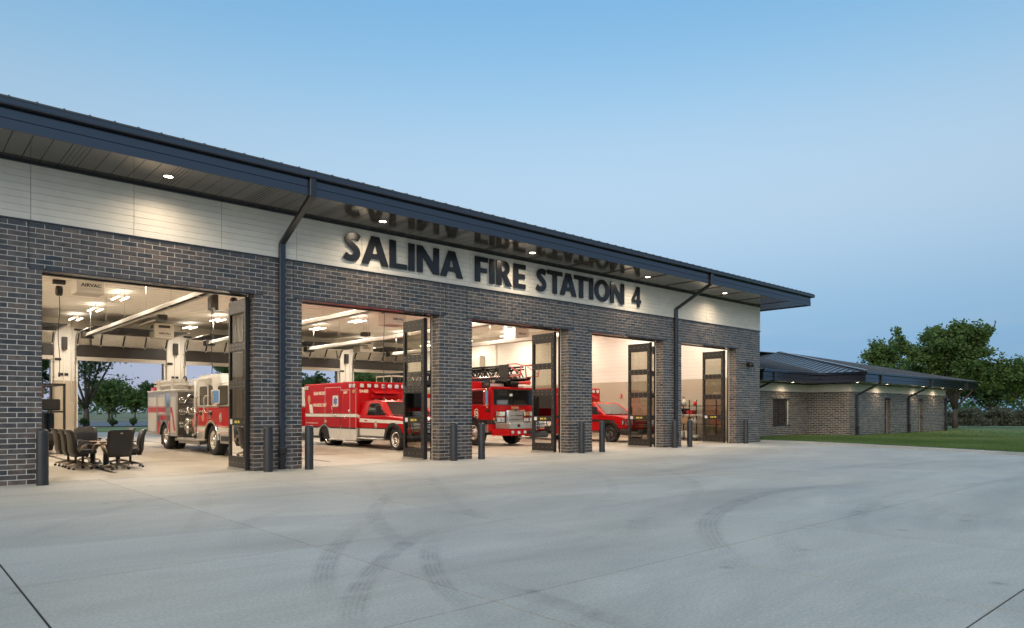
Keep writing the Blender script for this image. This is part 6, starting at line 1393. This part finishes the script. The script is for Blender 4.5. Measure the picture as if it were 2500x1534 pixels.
def tree(name, label, loc, h, cr, seed, leaves=9000, lsize=.24, m='leaf', fork=.22, lean=0.0, sparse=False, ups=1.0, group=None, cat='tree', squash=1.0):
    rng = np.random.default_rng(seed); rnd = random.Random(seed)
    t = empty(name, loc, label, cat, group)
    tr = MB(); tips = []
    hf = h * fork; r0 = max(.06, h * .022)
    tr.tube([(0, 0, -.1), (rnd.uniform(-.05, .05), 0, hf * .5), (lean * hf, 0, hf)], r0 * 1.25, 8, r2=r0)
    nl = 12 if not sparse else 7
    cz = h * (fork + 1.0) / 2; hz = h * (1 - fork) / 2
    for k in range(nl):
        az = 2 * math.pi * (k + rnd.uniform(-.3, .3)) / nl; el = RAD(rnd.uniform(5, 78)) if k else RAD(86)
        if k % 3 == 0: el = RAD(rnd.uniform(50, 85))
        rr = rnd.uniform(.72, 1.06)
        end = Vector((math.cos(az) * math.cos(el) * cr * rr + lean * h * .3, math.sin(az) * math.cos(el) * cr * rr * squash, cz - hz * .45 + math.sin(el) * hz * 1.40 * rr * ups))
        end.z = min(end.z, h * .97)
        st = Vector((lean * hf, 0, hf * rnd.uniform(.8, 1.15)))
        mid = st.lerp(end, .5) + Vector((rnd.uniform(-.2, .2), rnd.uniform(-.2, .2), .12 * h * math.cos(el)))
        path = [st, st.lerp(mid, .5), mid, mid.lerp(end, .55), end]
        tr.tube(path, r0 * .55, 6, r2=r0 * .08)
        for j in range(14):
            f = rnd.uniform(.30, 1.0); a = path[min(3, int(f * 4))].lerp(path[min(4, int(f * 4) + 1)], f * 4 - int(f * 4) if f < 1 else 1)
            d = Vector((rnd.gauss(0, 1), rnd.gauss(0, 1), rnd.gauss(.9, .8))).normalized(); ln = cr * rnd.uniform(.14, .38)
            e2 = a + d * ln; e2.z = min(max(e2.z, hf * .8), h * rnd.uniform(.93, 1.0))
            tr.tube([a, a.lerp(e2, .5) + Vector((0, 0, .04)), e2], r0 * .16, 5, False, r2=r0 * .04)
            tips += [(e2, d), (a.lerp(e2, .6), d)]
        tips.append((end, Vector((0, 0, 1))))
    tr.build('trunk', M['bark'], t, True)
    per = max(4, leaves // len(tips)); C = []; S = []
    for (p, d) in tips:
        n = int(per * rnd.uniform(.4, 1.6)); q = rng.normal(size=(n, 3)) * cr * (.046 if not sparse else .04) * np.array([1, 1, .9])
        q += np.outer(rng.uniform(-.6, 1.0, n), np.array(d)) * cr * .17
        C.append(q + np.array(p)); S.append(rng.uniform(.6, 1.3, n) * lsize)
    if cat == 'bush':
        n = leaves // 2; a = rng.uniform(0, 6.28, n); rr = np.sqrt(rng.uniform(0, 1, n)) * cr; C.append(np.stack([np.cos(a) * rr, np.sin(a) * rr, rng.uniform(0, .75, n) * h * (1 - .5 * (rr / cr) ** 2)], 1)); S.append(rng.uniform(.6, 1.3, n) * lsize)
    C = np.concatenate(C); S = np.concatenate(S); k = C[:, 2] > (h * .10 if cat != 'bush' else 0)
    put('crown', leaf_mesh('crown', C[k], S[k], rng, M[m]), t, True)
    return t
# beyond the lawn on the right
tree('broadleaf_tree', 'tall broad green tree standing behind the end of the low wing', (63.8, 1.2, .0), 8.1, 4.3, 11, 36000, .25, 'leaf', .20, .03, ups=1.05)
tree('broadleaf_tree', 'rounded green tree rising behind the roof of the low wing', (84, 14.0, 0), 9.6, 3.9, 23, 18000, .30, 'leaf', .25)
tree('broadleaf_tree', 'thick-trunked dark tree close behind the far corner of the low wing', (68.5, 4.2, 0), 5.6, 3.4, 31, 14000, .26, 'leafdark', .24)
tree('broadleaf_tree', 'small forked tree with low limb on the mown grass right of the wing', (66.5, -3.0, 0), 5.2, 3.3, 37, 13000, .24, 'leaf', .30)
tree('broadleaf_tree', 'dark leafy tree at the right edge of the picture', (75.5, -8.2, 0), 5.6, 4.0, 41, 24000, .27, 'leafdark', .20)
tree('broadleaf_tree', 'low green tree far off at the right between the trunks', (112, -2, 0), 6.5, 5.5, 43, 9000, .40, 'leaf', .2)
tree('broadleaf_tree', 'distant dark tree behind the bushes right of the wing', (118, 12, 0), 7.5, 6, 44, 9000, .42, 'leafdark', .2)
tree('shrub', 'rust-coloured shrub under the right-hand trees', (83, -5.5, 0), 3.1, 1.1, 47, 3000, .22, 'leafrust', .12, cat='shrub')
for k, (x, y, hh, lab) in enumerate(((84, 5.6, 1.5, 'grey-green bush nearest the corner of the low wing'), (87, 3.6, 1.6, 'grey-green bush in the middle of the clump beyond the lawn'), (88.5, 2.0, 1.3, 'grey-green bush at the right end of the clump'), (82.5, 8.4, 1.4, 'grey-green bush half hidden by the wing corner'))):
    tree('bush', lab, (x, y, 0), hh, 2.0, 60 + k, 5000, .20, 'leafgrey', .05, cat='bush', group='grey-green bushes beyond the lawn')
# behind the station, seen through the bays
tree('broadleaf_tree', 'sparse spreading tree seen through the first bay above the chairs', (14.2, 57.0, .08), 10.0, 5.4, 71, 5200, .24, 'leafdark', .16, sparse=True)
tree('broadleaf_tree', 'bushy tree at the far left edge of the first bay view', (10.2, 60.5, 0), 8.5, 3.6, 72, 9000, .30, 'leafdark', .2)
far = [(39.0, 160, 8.4, 4.6, 'tallest of the far trees seen through the first bay'), (24.5, 96, 5.6, 3.8, 'low dark tree close behind the sparse tree in the first bay view'), (41.0, 149, 5.6, 4.0, 'low rounded far tree left of the fire engine'), (41.5, 138, 7.0, 4.4, 'far tree directly left of the fire engine top'), (46.5, 190, 6.0, 4.6, 'faint far tree between the tall tree and the fire engine'),
       (30.5, 66, 6.8, 3.4, 'tree seen through the rear door above the fire engine cab'), (31.8, 48.5, 5.0, 2.8, 'tree just above the roof of the first ambulance at its rear'), (41.5, 52, 7.6, 4.2, 'dense tree behind the first ambulance seen through the rear door'), (47.5, 58, 8.2, 4.6, 'tree behind the ladder turntable seen through the rear door'), (36.5, 200, 6.5, 5.0, 'far tree on the horizon left of the tall tree'), (52, 175, 6.5, 4.6, 'far tree partly hidden by the fire engine body')]
for k, (x, y, h_, c_, lab) in enumerate(far):
    tree('park_tree', lab, (x, y, 0), h_, c_, 80 + k, 9000 if y < 90 else 5200, .28 if y < 90 else .42, 'leaf' if k % 3 else 'leafdark', .2, group='trees behind the station')
# far wood on the horizon
rng = np.random.default_rng(5); C = []; S = []
for k in range(120):
    a = RAD(-20 + 130 * k / 119 + random.uniform(-.4, .4)); R_ = random.uniform(380, 460); hh = random.uniform(5, 10); n = 130
    c = np.array([math.cos(a) * R_, math.sin(a) * R_ - 16, hh * .5]); C.append(rng.normal(size=(n, 3)) * np.array([6, 6, hh * .24]) + c); S.append(rng.uniform(1.2, 2.4, n))
w = put('far_wood', leaf_mesh('far_wood', np.concatenate(C), np.concatenate(S), rng, M['leafdark'])); tag(w, 'dark band of far woodland along the horizon', 'wood', kind='stuff')
# grass blades on the lawn
rng = np.random.default_rng(9); n = 170000
d = rng.beta(1.1, 1.6, n); P0 = np.empty((n, 2))
kx = np.array([p.x + .17 for p in KP]); ky = np.array([p.y for p in KP]); o = np.argsort(ky)
yy = rng.uniform(-17, 1.85, n); xk = np.interp(yy, ky[o], kx[o]); xx = xk - .03 + d * 32 * rng.uniform(.0, 1, n)
ok = ~((yy > -.55) & (xx > 39.6) & (xx < 55.8)); xx, yy = xx[ok], yy[ok]; n = len(xx)
hgt = rng.uniform(.025, .065, n); w_ = rng.uniform(.004, .009, n) * (1 + (np.hypot(xx, yy + 16) / 40)); an = rng.uniform(0, 6.28, n); lean = rng.normal(0, .02, (n, 2))
v = np.empty((n, 3, 3)); v[:, 0] = np.stack([xx - np.cos(an) * w_, yy - np.sin(an) * w_, np.full(n, .085)], 1); v[:, 1] = np.stack([xx + np.cos(an) * w_, yy + np.sin(an) * w_, np.full(n, .085)], 1); v[:, 2] = np.stack([xx + lean[:, 0], yy + lean[:, 1], .088 + hgt], 1)
me = bpy.data.meshes.new('grass'); me.vertices.add(n * 3); me.vertices.foreach_set('co', v.reshape(-1).astype(np.float32)); me.loops.add(n * 3); me.loops.foreach_set('vertex_index', np.arange(n * 3, dtype=np.int32))
me.polygons.add(n); me.polygons.foreach_set('loop_start', np.arange(0, n * 3, 3, dtype=np.int32)); me.polygons.foreach_set('loop_total', np.full(n, 3, dtype=np.int32)); me.update(); me.materials.append(M['grass'])
tag(put('grass', me), 'short mown grass on the lawn right of the apron', 'grass', kind='stuff')
# low brick wall behind the station and small plants in the bed
lw = empty('low_brick_wall', (20.2, 40.5, 0), 'low brick wall with pale cap behind the fire engine', 'wall')
bx('core', M['mortar'], lw, 16.5, 20.6, 39.5, 40.2, -.05, .90); q = MB()
for a, b, z in courses(16.5, 20.6, 9, 0, []): q.box(a, b, 39.49, 39.51, z - .046, z + .046)
for a, b, z in courses(39.5, 40.2, 9, 0, []): q.box(16.49, 16.51, a, b, z - .046, z + .046)
q.build('brick', M['brick'], lw, kind='stuff'); bx('cap', M['kerb'], lw, 16.42, 20.68, 39.42, 40.28, .901, .985, .01)
for k, (x, y) in enumerate(((15.4, 53), (17.2, 53.5), (13.2, 52.8), (20.0, 53.6))): tree('garden_plant', 'small dark plant, number %s from the left in the bed before the road' % ['two', 'three', 'one', 'four'][k], (x, y, .09), .75, .4, 130 + k, 300, .12, 'leafdark', .05, cat='plant', group='small plants in the bed')
